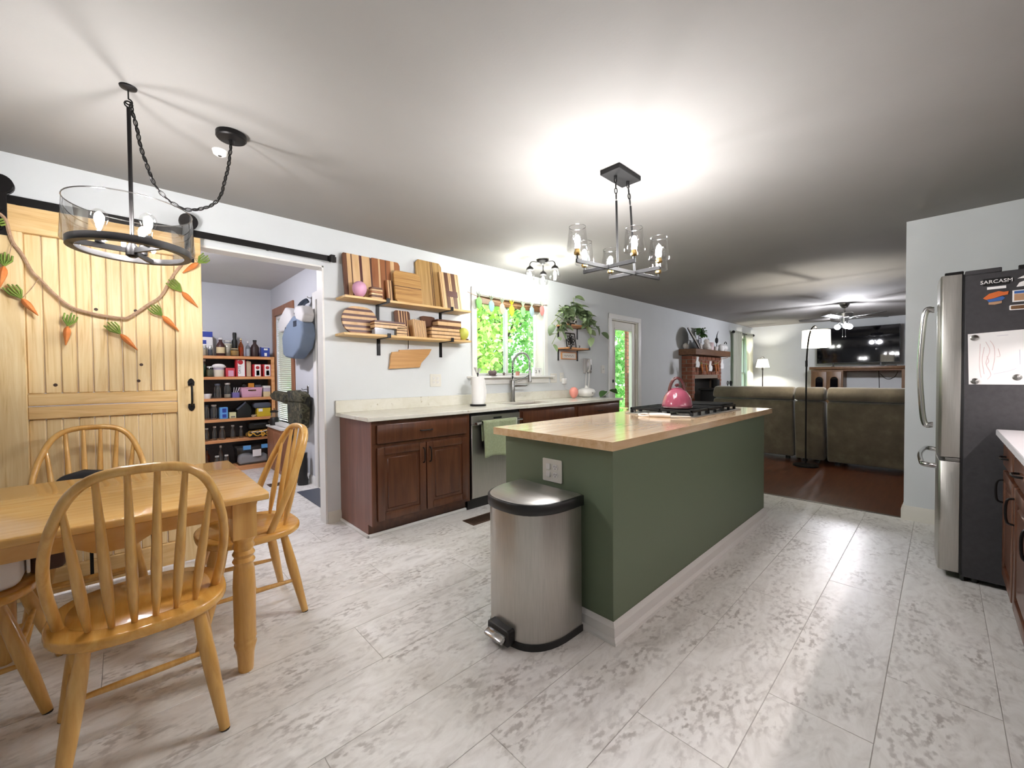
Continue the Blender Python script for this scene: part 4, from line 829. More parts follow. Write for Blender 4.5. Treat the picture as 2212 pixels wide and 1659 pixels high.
# ---------------------------------------------------------------- long wall shelves with cutting boards
def wshelf(lab, x0, x1, z, brs):
    s = thing('wall_shelf', lab, 'shelf', ((x0+x1)/2, 3.39, z)); B(x0, x1, 3.29, Wy-.002, z-.02, z).build('board', 'pine_shelf', s, bevel=.002)
    for x in brs:
        mb = B(x-.016, x+.016, 3.283, Wy-.001, z-.026, z-.0202); mb.box(x-.016, x+.016, 3.277, 3.283, z-.026, z+.012); mb.box(x-.016, x+.016, Wy-.008, Wy-.001, z-.17, z-.026); mb.build('bracket', 'black_metal', s, bevel=.001)
    return s
SZ1, SZ2 = 1.876, 1.575
wshelf('upper pine wall shelf holding tall cutting boards', 1.295, 2.565, SZ1, (1.66, 2.325)); wshelf('lower pine wall shelf holding stacked boards and coasters', 1.285, 2.565, SZ2, (1.665, 2.325))
def outline(w, h, r):
    def lo(u): return r-math.sqrt(max(r*r-(r-u)**2, 0)) if u < r else (r-math.sqrt(max(r*r-(u-(w-r))**2, 0)) if u > w-r else 0)
    return lo
def board(name, lab, cat, x0, w, h, z, y, th, strips, tilt=8, r=.02, orient='v', group='wooden cutting boards on the wall shelves', yaw_=0, roll_=0):
    """laminated board standing on its edge, leaning back; strips = [(width share, material)]"""
    t = thing(name, lab, cat, (0, 0, 0), group); tot = sum(s for s, _ in strips); u = 0
    W_, H_ = (w, h) if orient == 'v' else (h, w)
    r = min(r, W_/2-1e-4, H_/2-1e-4); lo = outline(W_, H_, r)
    for s, m in strips:
        u1 = u+W_*s/tot; us = [u+(u1-u)*i/5 for i in range(6)] if (u < r or u1 > W_-r) else [u, u1]
        poly = [(q, lo(q)) for q in us]+[(q, H_-lo(q)) for q in reversed(us)]
        if orient == 'h': poly = [(b, a) for a, b in poly]
        MB().prism([(a-w/2, b) for a, b in poly], 'y', 0, th).build('strip', m, t, bevel=.0006); u = u1
    t.location = (x0+w/2, y, z+.0005); t.rotation_euler = (math.radians(-tilt), math.radians(roll_), math.radians(yaw_)); return t
MP, WN, CH, PH = 'maple_g', 'walnut_g', 'cherry_g', 'purpleheart'
board('cutting_board', 'striped maple and walnut board at left end of upper shelf', 'cutting board', 1.34, .245, .385, SZ1, 3.40, .022, [(2.2, WN), (2.2, MP), (.6, WN), (4, MP), (1.5, PH), (4.5, MP), (.7, PH)], r=.012)
board('cutting_board', 'reddish brown patchwork board second on upper shelf', 'cutting board', 1.575, .285, .385, SZ1, 3.415, .022, [(1, WN), (3.6, CH), (1, MP), (3, CH), (.5, WN), (2.6, CH), (2.2, MP), (3.4, CH)], r=.028, tilt=5)
board('cutting_board', 'small striped maple board leaning behind the zebra grain board', 'cutting board', 1.70, .06, .20, SZ1, 3.375, .02, [(1, CH), (1, MP), (.5, WN), (1, MP), (.6, WN)], r=.004)
board('cutting_board', 'short zebra grain board with dark cross stripe on upper shelf', 'cutting board', 1.765, .27, .30, SZ1, 3.335, .022, [(5.2, 'zebra_h'), (.25, WN), (5, 'zebra_h')], orient='h', r=.025, tilt=10)
board('cutting_board', 'tall pale zebra grain board, highest on upper shelf', 'cutting board', 2.035, .29, .468, SZ1, 3.405, .022, [(5, 'zebra_v'), (.25, WN), (.3, 'zebra_v'), (.25, WN), (3.2, 'zebra_v')], r=.035)
board('cutting_board', 'maple and walnut striped board at right end of upper shelf', 'cutting board', 2.275, .225, .38, SZ1, 3.35, .022, [(.8, MP), (.2, WN), (1.6, MP), (2.6, 'walnut_g'), (.8, MP), (.25, WN), (.8, MP), (2.6, 'walnut_g'), (1.4, MP), (.3, WN), (.8, MP)], r=.012, tilt=11)
bl = bpy.data.objects[[o.name for o in col.objects if o.get('label') == 'maple and walnut striped board at right end of upper shelf'][0]]
B(-.045, .075, -.0015, 0, .13, .19).build('inlay_block', 'purpleheart', bl)
t = thing('coaster_stack', 'small block of layered coasters beside the pink egg', 'coasters', (1.575, 3.34, SZ1), 'coaster stacks'); z = SZ1+.0005
for i in range(6): MB().prism(rrect(1.522, 1.628, 3.31, 3.37, .012, 3), 'z', z, z+.0155).build('coaster', [MP, WN, MP, CH, MP, WN][i], t, bevel=.002); z += .0165
def egg(lab, m, x, y, z, w, h): o = MB().ell((x, y, z+h/2), w/2, w/2, h/2, 20, 12, egg=-.12).build('egg', m, base=(x, y, z), sharp=80); tag(o, lab, 'egg', 'pastel decorative eggs'); return o
egg('pink decorative egg on the upper shelf', 'pink_egg', 1.437, 3.345, SZ1, .115, .135); egg('lime green decorative egg at right end of lower shelf', 'green_egg', 2.503, 3.345, SZ2, .112, .128); 
board('cutting_board', 'round purple and maple striped board on the lower shelf', 'cutting board', 1.315, .305, .24, SZ2, 3.40, .02, [(1, CH), (.8, PH), (1, MP), (1, PH), (1.2, MP), (1.3, PH), (1.1, MP), (1, PH), (1.3, MP), (1, PH), (1, MP)], orient='h', r=.118, tilt=6)
def stack(name, lab, cat, x0, x1, y0, y1, z, layers, group, bev=.002):
    t = thing(name, lab, cat, ((x0+x1)/2, (y0+y1)/2, z), group); zz = z+.0005
    for h, m in layers: B(x0, x1, y0, y1, zz, zz+h-.0004).build('layer', m, t, bevel=bev); zz += h
    return zz
z = stack('clear_case', 'clear plastic case of coasters on the lower shelf', 'case', 1.545, 1.742, 3.305, 3.39, SZ2, [(.058, 'clear_plastic')], None)
B(1.555, 1.73, 3.315, 3.38, SZ2+.002, SZ2+.045).build('contents', 'white_cloth', bpy.data.objects[[o.name for o in col.objects if o.get('label') == 'clear plastic case of coasters on the lower shelf'][0]])
stack('coaster_stack', 'coaster stack in the middle of lower shelf beside the clear case', 'coasters', 1.75, 1.85, 3.305, 3.385, SZ2, [(.018, MP), (.006, WN), (.02, MP), (.006, PH), (.02, MP), (.006, WN), (.012, MP)], 'coaster stacks')
stack('serving_board', 'long striped board lying across the clear case', 'serving board', 1.545, 1.832, 3.305, 3.39, z, [(.026, MP), (.008, WN), (.012, MP), (.016, PH)], 'serving boards lying flat')
board('cutting_board', 'small walnut board with pale stripes leaning mid lower shelf', 'cutting board', 1.80, .155, .25, SZ2, 3.405, .02, [(1.6, WN), (.5, MP), (.7, PH), (.5, MP), (.7, WN), (.4, MP), (.6, PH), (.5, MP), (1.2, WN)], r=.02, tilt=9)
for i in range(5): board('thin_board', ['leftmost', 'second from left', 'middle', 'second from right', 'rightmost'][i]+' of five thin upright boards on the lower shelf', 'cutting board', 1.945+i*.026, .022, .165-.002*i, SZ2, 3.33, .10, [(1, MP), (.5, WN if i % 2 else PH), (1, MP)], r=.002, tilt=0, roll_=-7, group='row of five thin boards')
board('cutting_board', 'dark walnut board standing behind the flat stack', 'cutting board', 2.075, .16, .225, SZ2, 3.425, .02, [(1, WN)], r=.008, tilt=7)
z = stack('serving_board', 'bottom board of the flat stack at right of lower shelf', 'serving board', 2.115, 2.45, 3.315, 3.42, SZ2, [(.006, PH), (.028, MP), (.006, WN)], 'serving boards lying flat'); z = stack('serving_board', 'middle board of the flat stack at right of lower shelf', 'serving board', 2.115, 2.45, 3.32, 3.42, z, [(.03, MP), (.006, WN)], 'serving boards lying flat'); z = stack('serving_board', 'pale topped board, upper of the flat stack', 'serving board', 2.118, 2.44, 3.32, 3.42, z, [(.026, MP), (.014, WN)], 'serving boards lying flat')
stack('serving_board', 'walnut and maple block on top of the flat stack', 'serving board', 2.195, 2.475, 3.335, 3.43, z, [(.014, WN), (.038, MP), (.02, WN)], 'serving boards lying flat', .004)
B(2.505, 2.625, 3.41, 3.45, SZ2+.0005, SZ2+.028).build('wooden_block', 'walnut', base=(2.56, 3.43, SZ2), bevel=.004); tag(bpy.data.objects['wooden_block'], 'dark wooden bar behind the green egg, overhanging shelf end', 'block')
tn = thing('state_board', 'bamboo board cut like a long slanted state, hung below shelf', 'hanging board', (1.93, 3.46, 1.28)); k_ = 1.0
pts = [(1.783, 1.440), (1.855, 1.447), (1.855, 1.462), (2.205, 1.483), (2.172, 1.428), (2.088, 1.345), (2.07, 1.302), (1.752, 1.284), (1.762, 1.33), (1.768, 1.40)]
MB().prism(pts, 'y', 3.462, 3.48).build('panel', 'bamboo', tn, bevel=.002); MB().tube([(1.945, 3.455, 1.553), (1.945, 3.455, 1.50), (1.947, 3.46, 1.475)], .003, 6).build('hook', 'black_metal', tn); MB().tube([(1.945, 3.47, 1.47), (1.942, 3.455, 1.52)], .002, 5).build('cord', 'rope', tn)
# ---------------------------------------------------------------- pastel garland across the window
mat('felt_leaf', '#a9b9a0', .9)
sg = [(2.648, 3.455, 2.104), (2.80, 3.45, 2.069), (2.957, 3.45, 2.054), (3.122, 3.45, 2.042), (3.274, 3.45, 2.036), (3.457, 3.45, 2.043), (3.608, 3.45, 2.06), (3.758, 3.45, 2.083), (3.915, 3.46, 2.112)]
g_ = thing('window_garland', 'thin brown string stretched across the top of kitchen window', 'garland', (3.28, 3.45, 2.03)); MB().tube(spline(sg, 4), .003, 5).build('string', 'rope', g_)
for i, (x, z, c_, lab) in enumerate([(2.79, 2.07, '#78b862', 'pale green felt carrot at left end of window garland'), (2.968, 2.054, '#7fb0b0', 'light blue felt carrot second from left on window garland'), (3.127, 2.043, '#d99a80', 'peach felt carrot left of the yellow one on window garland'), (3.277, 2.037, '#dccb2c', 'yellow felt carrot in the middle of window garland'), (3.463, 2.044, '#78c070', 'mint green felt carrot right of the yellow one'), (3.615, 2.062, '#8ba0a5', 'pale grey blue felt carrot second from right on window garland'), (3.80, 2.09, '#dd8884', 'pink felt carrot at right end of window garland')]):
    mat('felt_%d' % i, c_, .9); t = thing('felt_charm', lab, 'garland charm', (x, 3.445, z-.13), 'pastel charms on the window garland')
    MB().prism([(x-.008, z-.005), (x-.035, z-.03), (x-.04, z-.065), (x-.028, z-.105), (x, z-.135), (x+.028, z-.105), (x+.04, z-.065), (x+.035, z-.03), (x+.008, z-.005)], 'y', 3.436, 3.446).build('body', 'felt_%d' % i, t, bevel=.003, seg=2)
    for k in (-1, 0, 1): MB().tube([(x, 3.441, z-.01), (x+k*.022, 3.441, z+.03), (x+k*.036, 3.441, z+.055+.012*(k == 0))], [.004, .009, .003], 6, flat=.4).build('leaf', 'felt_3' if i == 3 else 'felt_leaf', t)
# ---------------------------------------------------------------- things on the sill
SZ = 1.2155
def onsill(lab, name, cat, x, parts, y=3.452):
    t = thing(name, lab, cat, (x, y, SZ), 'small ornaments on the window sill')
    for nm, mb, m in parts: mb.build(nm, m, t, sharp=60)
mat('clay', '#6d5c5c', .6); mat('terracotta', '#c98a7a', .6)
onsill('dark clay cat-shaped planter on the window sill', 'sill_planter', 'planter', 2.983, [('pot', MB().lathe([(.03, 0), (.045, .02), (.05, .045), (.04, .058)], (2.983, 3.452, SZ), 18), 'clay'), ('saucer', MB().lathe([(.045, 0), (.055, .006)], (2.983, 3.452, SZ-.0003), 18), 'clay'), ('ear', MB().lathe([(.012, .05), (.002, .082)], (2.953, 3.452, SZ), 8), 'clay'), ('ear', MB().lathe([(.012, .05), (.002, .082)], (3.01, 3.452, SZ), 8), 'clay')])
onsill('tiny dark star ornament on the window sill', 'sill_star', 'ornament', 3.155, [('star', MB().prism([(3.155+(.024 if i % 2 == 0 else .011)*math.sin(i*PI/5), SZ+.0205+(.024 if i % 2 == 0 else .011)*math.cos(i*PI/5)) for i in range(10)], 'y', 3.445, 3.455), 'clay')])
onsill('small terracotta cup on the window sill behind the faucet', 'sill_cup', 'cup', 3.375, [('cup', MB().lathe([(.02, 0), (.026, .05), (.023, .05), (.018, .006)], (3.375, 3.452, SZ), 16), 'terracotta')])
ca = thing('block_calendar', 'white block calendar showing 2 and 9 on the sill', 'calendar', (3.705, 3.45, SZ), None)
frame(MB(), 3.64, 3.772, SZ, SZ+.092, 3.43, 3.47, .008).build('frame', 'white', ca)
for i, d in enumerate('29'):
    x = 3.677+i*.057; c_ = B(x-.026, x+.026, 3.435, 3.468, SZ+.0085, SZ+.0835).build('cube', 'white', ca, bevel=.002)
    text('digit', d, .052, 'dark_slot', ca, Matrix.Translation((x, 3.4345, SZ+.046)) @ Matrix.Rotation(PI/2, 4, 'X'), .0006)
# ---------------------------------------------------------------- faucet, paper towel, counter things
WZ = .9155
fc = thing('kitchen_faucet', 'steel spring neck faucet standing behind the sink', 'faucet', (3.25, 3.40, WZ))
MB().lathe([(.031, 0), (.031, .008), (.024, .014), (.024, .24), (.02, .25)], (3.245, 3.40, WZ), 18).build('column', 'nickel', fc)
path = [(3.245, 3.40, 1.16), (3.245, 3.40, 1.30)]+[(3.385-.14*math.cos(a), 3.40-.02*math.sin(a), 1.34+.14*math.sin(a)) for a in [PI*i/12 for i in range(13)]]+[(3.525, 3.395, 1.28)]
MB().tube(path, .0085, 10).build('hose', 'black_plastic', fc)
P = spline(path, 10); hel = []; n_ = len(P); turns = 58
for i in range(n_*3):
    f = i/3; k = min(int(f), n_-2); p = P[k].lerp(P[k+1], f-k); t = (P[min(k+1, n_-1)]-P[max(k-1, 0)]).normalized(); u = Vector((0, 1, 0)); u = (u-t*u.dot(t)).normalized(); w = t.cross(u); a = 2*PI*turns*i/(n_*3); hel.append(p+(u*math.cos(a)+w*math.sin(a))*.0125)
mat('spring_steel', '#cfcfcd', .3, .7); MB().tube(hel, .0028, 4).build('spring', 'spring_steel', fc)
MB().lathe([(.014, 0), (.019, -.02), (.018, -.12), (.023, -.135), (.021, -.15)], (3.525, 3.395, 1.285), 14).build('spray_head', 'nickel', fc); MB().tube([(3.255, 3.40, 1.15), (3.44, 3.397, 1.19), (3.515, 3.395, 1.225)], .006, 8).build('dock_arm', 'nickel', fc)
MB().tube([(3.26, 3.395, 1.095), (3.30, 3.38, 1.098), (3.40, 3.35, 1.095), (3.425, 3.345, 1.10)], [.012, .01, .0065, .006], 8).build('lever', 'nickel', fc)
pt = thing('paper_towel_roll', 'white paper towel roll on a dark holder base', 'paper towel', (2.57, 3.20, WZ)); qx, qy = 2.57, 3.20
MB().lathe([(.082, 0), (.082, .014), (.076, .018)], (qx, qy, WZ), 24).build('base', 'black_metal', pt); MB().lathe([(.02, .0185), (.064, .0185), (.064, .293), (.02, .293)], (qx, qy, WZ), 28).build('roll', 'white', pt); MB().lathe([(.006, .018), (.006, .31), (.011, .315), (.009, .328), (.002, .332)], (qx, qy, WZ), 10).build('post', 'black_metal', pt)
vs = []; 
for i in range(9):
    for j in range(7): u = i/8; v = j/6; vs.append((qx+.062+.028*u*math.sin(v*3), qy-.02+.02*u-.03*math.sin(u*2), WZ+.02+.26*v-(.06*u if v > .5 else -.02*u)))
o = MB().add(vs, [(i*7+j, i*7+j+1, i*7+j+8, i*7+j+7) for i in range(8) for j in range(6)]).build('loose_sheet', 'white', pt); md = o.modifiers.new('t', 'SOLIDIFY'); md.thickness = .002
MB().tube([(2.575, 3.21, 1.23), (2.60, 3.20, 1.29)], [.01, .028], 6, flat=.25).build('leaf', 'white_cloth', pt); MB().tube([(2.565, 3.21, 1.235), (2.545, 3.21, 1.30)], [.008, .024], 6, flat=.25).build('leaf', 'white_cloth', pt)
egg('coral pink decorative egg beside the white diffuser', 'coral_egg', 4.25, 3.30, WZ, .115, .145)
df = thing('oil_diffuser', 'round white oil diffuser at the far end of worktop', 'diffuser', (4.565, 3.33, WZ))
MB().lathe([(.06, 0), (.098, .02), (.121, .055), (.122, .075), (.104, .105), (.06, .122), (.02, .127)], (4.565, 3.33, WZ), 28).build('body', 'white_plastic', df, sharp=60); MB().lathe([(.026, .127), (.02, .14), (.01, .155), (.005, .157)], (4.565, 3.33, WZ), 18).build('nozzle', 'white_plastic', df); MB().lathe([(.008, 0), (.008, .004)], n=10).xf(Matrix.Translation((4.535, 3.211, WZ+.06)) @ Matrix.Rotation(PI/2, 4, 'X')).build('button', 'nickel', df)
# ---------------------------------------------------------------- leaf builder, pothos, leaf cuttings
def leafmesh(L_, W_, bend=.3, cup=.25):
    vs = []; n = 6
    for i in range(n+1):
        t = i/n; w = W_/2*math.sin(PI*min(1, t*.93+.07))**.7*(1-.25*t) if i < n else 0; z = -bend*L_*t*t
        vs += [(-w, t*L_, z+cup*w), (0, t*L_, z), (w, t*L_, z+cup*w)]
    fs = []
    for i in range(n): a = i*3; fs += [(a, a+1, a+4, a+3), (a+1, a+2, a+5, a+4)]
    return MB().add(vs, fs)
LEAF = leafmesh(.10, .075)
_first = {}
def leaf(par, p, az, el, s=1, m='pothos', key='p'):
    """a leaf from p pointing along azimuth az, elevation el (deg)"""
    if (key, m) not in _first:
        me = LEAF.mesh('leaf'); me.materials.append(M[m]); _first[(key, m)] = me
    o = bpy.data.objects.new('leaf', _first[(key, m)]); col.objects.link(o); o.parent = par; o.location = Vector(p)-ORG[par]
    o.rotation_euler = (math.radians(el), random.uniform(-.5, .5), math.radians(az-90)); o.scale = (s, s, s); return o
s1 = thing('small_shelf', 'small upper wall shelf carrying the trailing plant', 'shelf', (4.35, 3.39, 1.875)); s2 = thing('small_shelf', 'small lower wall shelf carrying the black trivet', 'shelf', (4.35, 3.39, 1.575))
for s_, z in ((s1, 1.875), (s2, 1.575)):
    B(4.13, 4.61, 3.29, Wy-.002, z-.018, z).build('board', 'shelf_wood', s_, bevel=.002)
    for x in (4.165, 4.575): mb = B(x-.014, x+.014, 3.283, Wy-.001, z-.024, z-.0182); mb.box(x-.014, x+.014, 3.277, 3.283, z-.024, z+.012); mb.box(x-.014, x+.014, Wy-.007, Wy-.001, z-.165, z-.024); mb.build('bracket', 'black_metal', s_, bevel=.001)
random.seed(11)
po = thing('trailing_pothos', 'trailing pothos in a white patterned pot on small shelf', 'plant', (4.30, 3.38, 1.8755)); tex('pot_pattern', [(.0, '#3a3a36'), (.42, '#3a3a36'), (.5, '#e8e5dd')], ns=28, kind='voronoi', const=True, rough=.5)
MB().lathe([(.065, 0), (.075, .02), (.088, .13), (.082, .13), (.075, .1)], (4.30, 3.375, 1.8755), 22).build('pot', 'pot_pattern', po); MB().lathe([(.001, .105), (.075, .108)], (4.30, 3.375, 1.8755), 16).build('soil', 'dark_slot', po)
C0 = Vector((4.30, 3.375, 1.99)); vines = []
for tgt in [(3.96, 3.30, 2.06), (3.86, 3.28, 1.95), (3.78, 3.27, 1.84), (3.76, 3.28, 1.70), (3.82, 3.3, 1.60), (3.95, 3.27, 1.75), (4.04, 3.29, 1.98), (4.15, 3.28, 2.02), (4.25, 3.35, 2.17), (4.33, 3.36, 2.24), (4.40, 3.34, 2.12), (4.52, 3.30, 2.04), (4.62, 3.28, 1.95), (4.70, 3.27, 1.90), (4.80, 3.27, 1.82), (4.52, 3.27, 1.84), (4.6, 3.27, 1.72), (4.44, 3.28, 1.93)]:
    T = Vector(tgt); mid = (C0+T)/2+Vector((0, -.02, .09 if T.z < 2.05 else .02)); pth = spline([C0, mid, T], 6); vines.append(pth)
    MB().tube(pth, .0035, 5).build('vine', 'carrot_green', po)
    for k in range(5 if T.z < 2.0 else 4):
        p_ = pth[-1-k*2]; leaf(po, p_+Vector((random.uniform(-.02, .02), random.uniform(-.03, .0), random.uniform(-.02, .02))), random.uniform(180, 360), random.uniform(-65, 25), random.uniform(1.0, 1.5))
for k in range(16): a = random.uniform(0, 360); leaf(po, C0+Vector((.09*math.cos(math.radians(a)), .05*math.sin(math.radians(a)), random.uniform(0, .12))), a, random.uniform(-20, 40), random.uniform(.9, 1.3))
tr = thing('iron_trivet', 'black iron flower trivet propped on lower small shelf', 'trivet', (4.33, 3.40, 1.5755))
RT = Matrix.Translation((4.32, 3.385, 1.582)) @ Matrix.Rotation(math.radians(-9), 4, 'X')
mb = MB(); q = .096
for a, b in (((-q, 0), (q, 0)), ((q, 0), (q, 2*q)), ((q, 2*q), (-q, 2*q)), ((-q, 2*q), (-q, 0))): mb.tube([(a[0], 0, a[1]), (b[0], 0, b[1])], .0075, 6)
for k in range(8):
    a = k*PI/4; d = (math.cos(a), math.sin(a)); e = (-d[1], d[0]); mb.tube([(0, 0, q)]+[(d[0]*.085*t+e[0]*.026*math.sin(PI*t), 0, q+d[1]*.085*t+e[1]*.026*math.sin(PI*t)) for t in (.3, .6, 1)]+[(d[0]*.085*t-e[0]*.026*math.sin(PI*t), 0, q+d[1]*.085*t-e[1]*.026*math.sin(PI*t)) for t in (.6, .3)]+[(0, 0, q)], .0062, 5)
mb.xf(RT); mb.build('lattice', 'iron', tr); MB().tube(spline([(4.37, 3.39, 1.579), (4.45, 3.37, 1.579), (4.47, 3.365, 1.60), (4.455, 3.365, 1.612)], 5), .005, 6).build('foot', 'iron', tr)
sgn = thing('wooden_sign', 'small framed wooden sign hanging under the lower small shelf', 'sign', (4.37, 3.48, 1.44)); B(4.225, 4.525, 3.474, Wy-.001, 1.437, 1.52).build('panel', 'cream_trim', sgn); frame(MB(), 4.215, 4.535, 1.43, 1.527, 3.468, Wy-.001, .012).build('frame', 'shelf_wood', sgn, bevel=.002)
MB().tube(spline([(4.27+.02*i, 3.4725, 1.478+.008*math.sin(i*2.3)) for i in range(11)], 4), .0022, 4).build('script', 'clay', sgn)
ph = thing('wall_phone', 'silver corded wall phone mounted right of the small shelves', 'phone', (4.78, 3.46, 1.24)); mat('phone_silver', '#b9b6b3', .35, .2)
B(4.70, 4.86, 3.445, Wy-.001, 1.245, 1.45).build('base', 'phone_silver', ph, bevel=.008, seg=2)
MB().tube(spline([(4.755, 3.43, 1.43), (4.755, 3.412, 1.40), (4.755, 3.405, 1.345), (4.755, 3.412, 1.29), (4.755, 3.43, 1.26)], 4), [.026]*4+[.018]*8+[.026]*5, 10, flat=.7).build('handset', 'phone_silver', ph, sharp=60); B(4.80, 4.845, 3.441, 3.446, 1.29, 1.36).build('keypad', 'dark_slot', ph)
for dx in (0, .08):
    hel = []; 
    for i in range(140): t = i/139; hel.append((4.715+dx*.9-.02*t+.011*math.cos(i*.9), 3.44+.011*math.sin(i*.9), 1.25-.215*t))
    MB().tube(hel, .003, 4).build('coil_cord', 'white_plastic', ph)
lc = thing('leaf_cutting', 'two dark leaves in a low dish at worktop end', 'plant', (4.69, 3.12, WZ)); MB().lathe([(.03, 0), (.045, .02), (.042, .02), (.028, .004)], (4.66, 3.12, WZ), 16).build('dish', 'jar_glass', lc); MB().tube([(4.66, 3.12, .92), (4.67, 3.10, .97), (4.66, 3.09, .99)], .003, 5).build('stem', 'carrot_green', lc); MB().tube([(4.66, 3.12, .92), (4.75, 3.09, .98), (4.78, 3.09, 1.0)], .003, 5).build('stem', 'carrot_green', lc)
leaf(lc, (4.64, 3.08, 1.0), 190, -15, 1.5, 'leaf_dark'); leaf(lc, (4.75, 3.08, 1.01), 345, -10, 1.3, 'leaf_dark')

# ---------------------------------------------------------------- pantry shelving and stock
SF, SB = 6.335, 6.6; PS = [1.50, 1.232, .955, .688, .42]; SX = .66
su = thing('pantry_shelves', 'reddish pine shelf unit against the pantry back wall', 'shelving', (1.08, 6.47, 0))
for z in PS: B(SX, 1.505, SF, SB, z-.036, z).build('shelf', 'shelf_wood', su, bevel=.002)
B(SX, 1.505, SF, SB, .0, .062).build('shelf', 'shelf_wood', su, bevel=.002)
for a, b in ((SX-.042, SX), (1.466, 1.508)): B(a, b, SF-.006, SF+.012, 0, 1.50).build('upright', 'shelf_wood', su, bevel=.002)
for a in (SX-.03, 1.485): B(a, a+.02, SF+.012, SB, 0, 1.47).build('side_panel', 'shelf_wood', su)
B(SX, 1.5, SB, SB+.015, 0, 1.47).build('back_panel', 'fridge_side', su)
PG = 'pantry goods on the shelves'
def lath(lab, name, cat, x, y, z, prof, m, extra=(), sx=1, group=PG, n=18):
    t = thing(name, lab, cat, (x, y, z), group); MB().lathe(prof, (x, y, z+.0004), n, sx, sx).build('body', m, t, sharp=50)
    for nm, p, mm in extra: MB().lathe(p, (x, y, z+.0004), n, sx, sx).build(nm, mm, t, sharp=50)
    return t
for nm, c_ in dict(syrup='#3b1710', honeyj='#b98a3a', label='#d8c69a', blk='#0f1210', oil='#c7862f', clearp='#c9c9cb', soy='#2c1614', blueb='#2a3f94', redp='#c23a44', redc='#b7242c', flour='#dcd3bd', olive='#5b5a38', green='#2f5130', mauve='#b7a9bb', lav='#6f659a', rose='#cf9db2', tanp='#cbb79b', skyb='#5f9fd8', paley='#d9d7a6', yel='#cdb12c', slate='#4a4f5c', lid='#c9c6c0', sun='#d9a437', brown='#4a2b16').items(): mat('p_'+nm, c_, .45)
def jar(lab, x, z, r, h, y=6.42, fill=None, lidm='p_lid', cat='jar', fh=.6):
    ex = [('lid', [(r*.72, h*.9), (r*.74, h*.9), (r*.74, h), (r*.7, h+.002)], lidm)] if lidm else []
    t = lath(lab, 'glass_jar', cat, x, y, z, [(r*.9, 0), (r, .008), (r, h*.72), (r*.7, h*.86), (r*.7, h*.92)], 'jar_glass', ex)
    if fill: MB().lathe([(r*.86, .006), (r*.94, .012), (r*.94, h*fh)], (x, y, z+.0004), 16).build('contents', fill, t)
def bottle(lab, x, z, r, h, m, capm, y=6.42, neck=.35, lab_m=None, fill=None):
    ex = [('cap', [(r*neck*1.15, h*.9), (r*neck*1.15, h)], capm)]
    if lab_m: ex.append(('label', [(r*1.01, h*.15), (r*1.01, h*.48)], lab_m))
    t = lath(lab, 'bottle', 'bottle', x, y, z, [(r*.95, 0), (r, .01), (r, h*.55), (r*.8, h*.66), (r*neck, h*.78), (r*neck, h*.92)], m, ex)
    if fill: MB().lathe([(r*.9, .006), (r*.93, h*.5)], (x, y, z+.0004), 14).build('contents', fill, t)
def carton(lab, name, cat, x0, x1, z, h, m, y0=6.37, y1=6.47, deco=()):
    t = thing(name, lab, cat, ((x0+x1)/2, (y0+y1)/2, z), PG); B(x0, x1, y0, y1, z+.0004, z+h).build('box', m, t, bevel=.002)
    for nm, a, b, c_, d, mm in deco: B(x0+(x1-x0)*a, x0+(x1-x0)*b, y0-.0012, y0, z+h*c_, z+h*d).build(nm, mm, t)
    return t
z = PS[0]
t = thing('flour_bag', 'blue and white bag standing at left of top pantry shelf', 'bag', (.78, 6.47, z), PG); MB().prism([(.705, z+.0005), (.845, z+.0005), (.84, z+.20), (.83, z+.31), (.715, z+.33), (.70, z+.2)], 'y', 6.45, 6.53).build('bag', 'white_plastic', t, bevel=.012, seg=2); B(.712, .836, 6.4485, 6.45, z+.24, z+.31).build('top_band', 'p_blueb', t); B(.715, .77, 6.4485, 6.45, z+.15, z+.2).build('logo', 'p_blueb', t)
jar('squat tan jar in front of the blue bag on pantry shelf', .742, z, .026, .13, y=6.385, fill='p_tanp'); jar('grey glass jar beside the blue bag on pantry shelf', .80, z, .026, .13, y=6.385, fill='p_slate')
bottle('brown syrup jug with cream label on top pantry shelf', .914, z, .047, .235, 'p_syrup', 'white_plastic', lab_m='p_label', neck=.42); jar('flower patterned canister behind the honey on top pantry shelf', 1.0, z, .058, .21, y=6.50, fill='p_flour', fh=.8)
lath('tall black pepper mill on top pantry shelf', 'pepper_mill', 'mill', 1.078, 6.485, z, [(.03, 0), (.03, .1), (.032, .16), (.034, .2), (.02, .235), (.022, .25), (.024, .30), (.02, .318)], 'p_blk')
jar('short honey jar with pale label on top pantry shelf', 1.06, z, .05, .10, y=6.385, fill='p_honeyj', lidm='p_label', fh=.75)
bottle('amber oil bottle on top pantry shelf', 1.136, z, .03, .24, 'amber_glass', 'p_label', y=6.42, fill='p_oil'); bottle('clear squeeze bottle on top pantry shelf', 1.217, z, .029, .205, 'clear_plastic', 'white_plastic', neck=.3, fill='p_clearp'); bottle('dark sauce bottle with loop handle on top pantry shelf', 1.295, z, .05, .225, 'p_soy', 'p_blk', neck=.4)
carton('blue carton at right end of top pantry shelf', 'carton', 'box', 1.362, 1.462, z, .135, 'p_blueb', deco=[('print', .3, .75, .68, .85, 'white'), ('print', .35, .65, .08, .4, 'white'), ('edge', 0, 1, .94, 1, 'white')])
z = PS[1]
jar('green tall jar at left of second pantry shelf', .735, z, .03, .22, y=6.45, fill='p_green', fh=.7); jar('olive jar with metal lid on second pantry shelf', .79, z, .038, .13, y=6.39, fill='p_olive', fh=.7)
t = lath('jar of flour under a white cloth on second pantry shelf', 'covered_jar', 'jar', .89, 6.42, z, [(.055, 0), (.06, .008), (.06, .09)], 'p_flour', [('upper', [(.06, .09), (.06, .12)], 'p_mauve'), ('cloth', [(.074, .118), (.078, .135), (.06, .155), (.04, .165), (.002, .168)], 'white')])
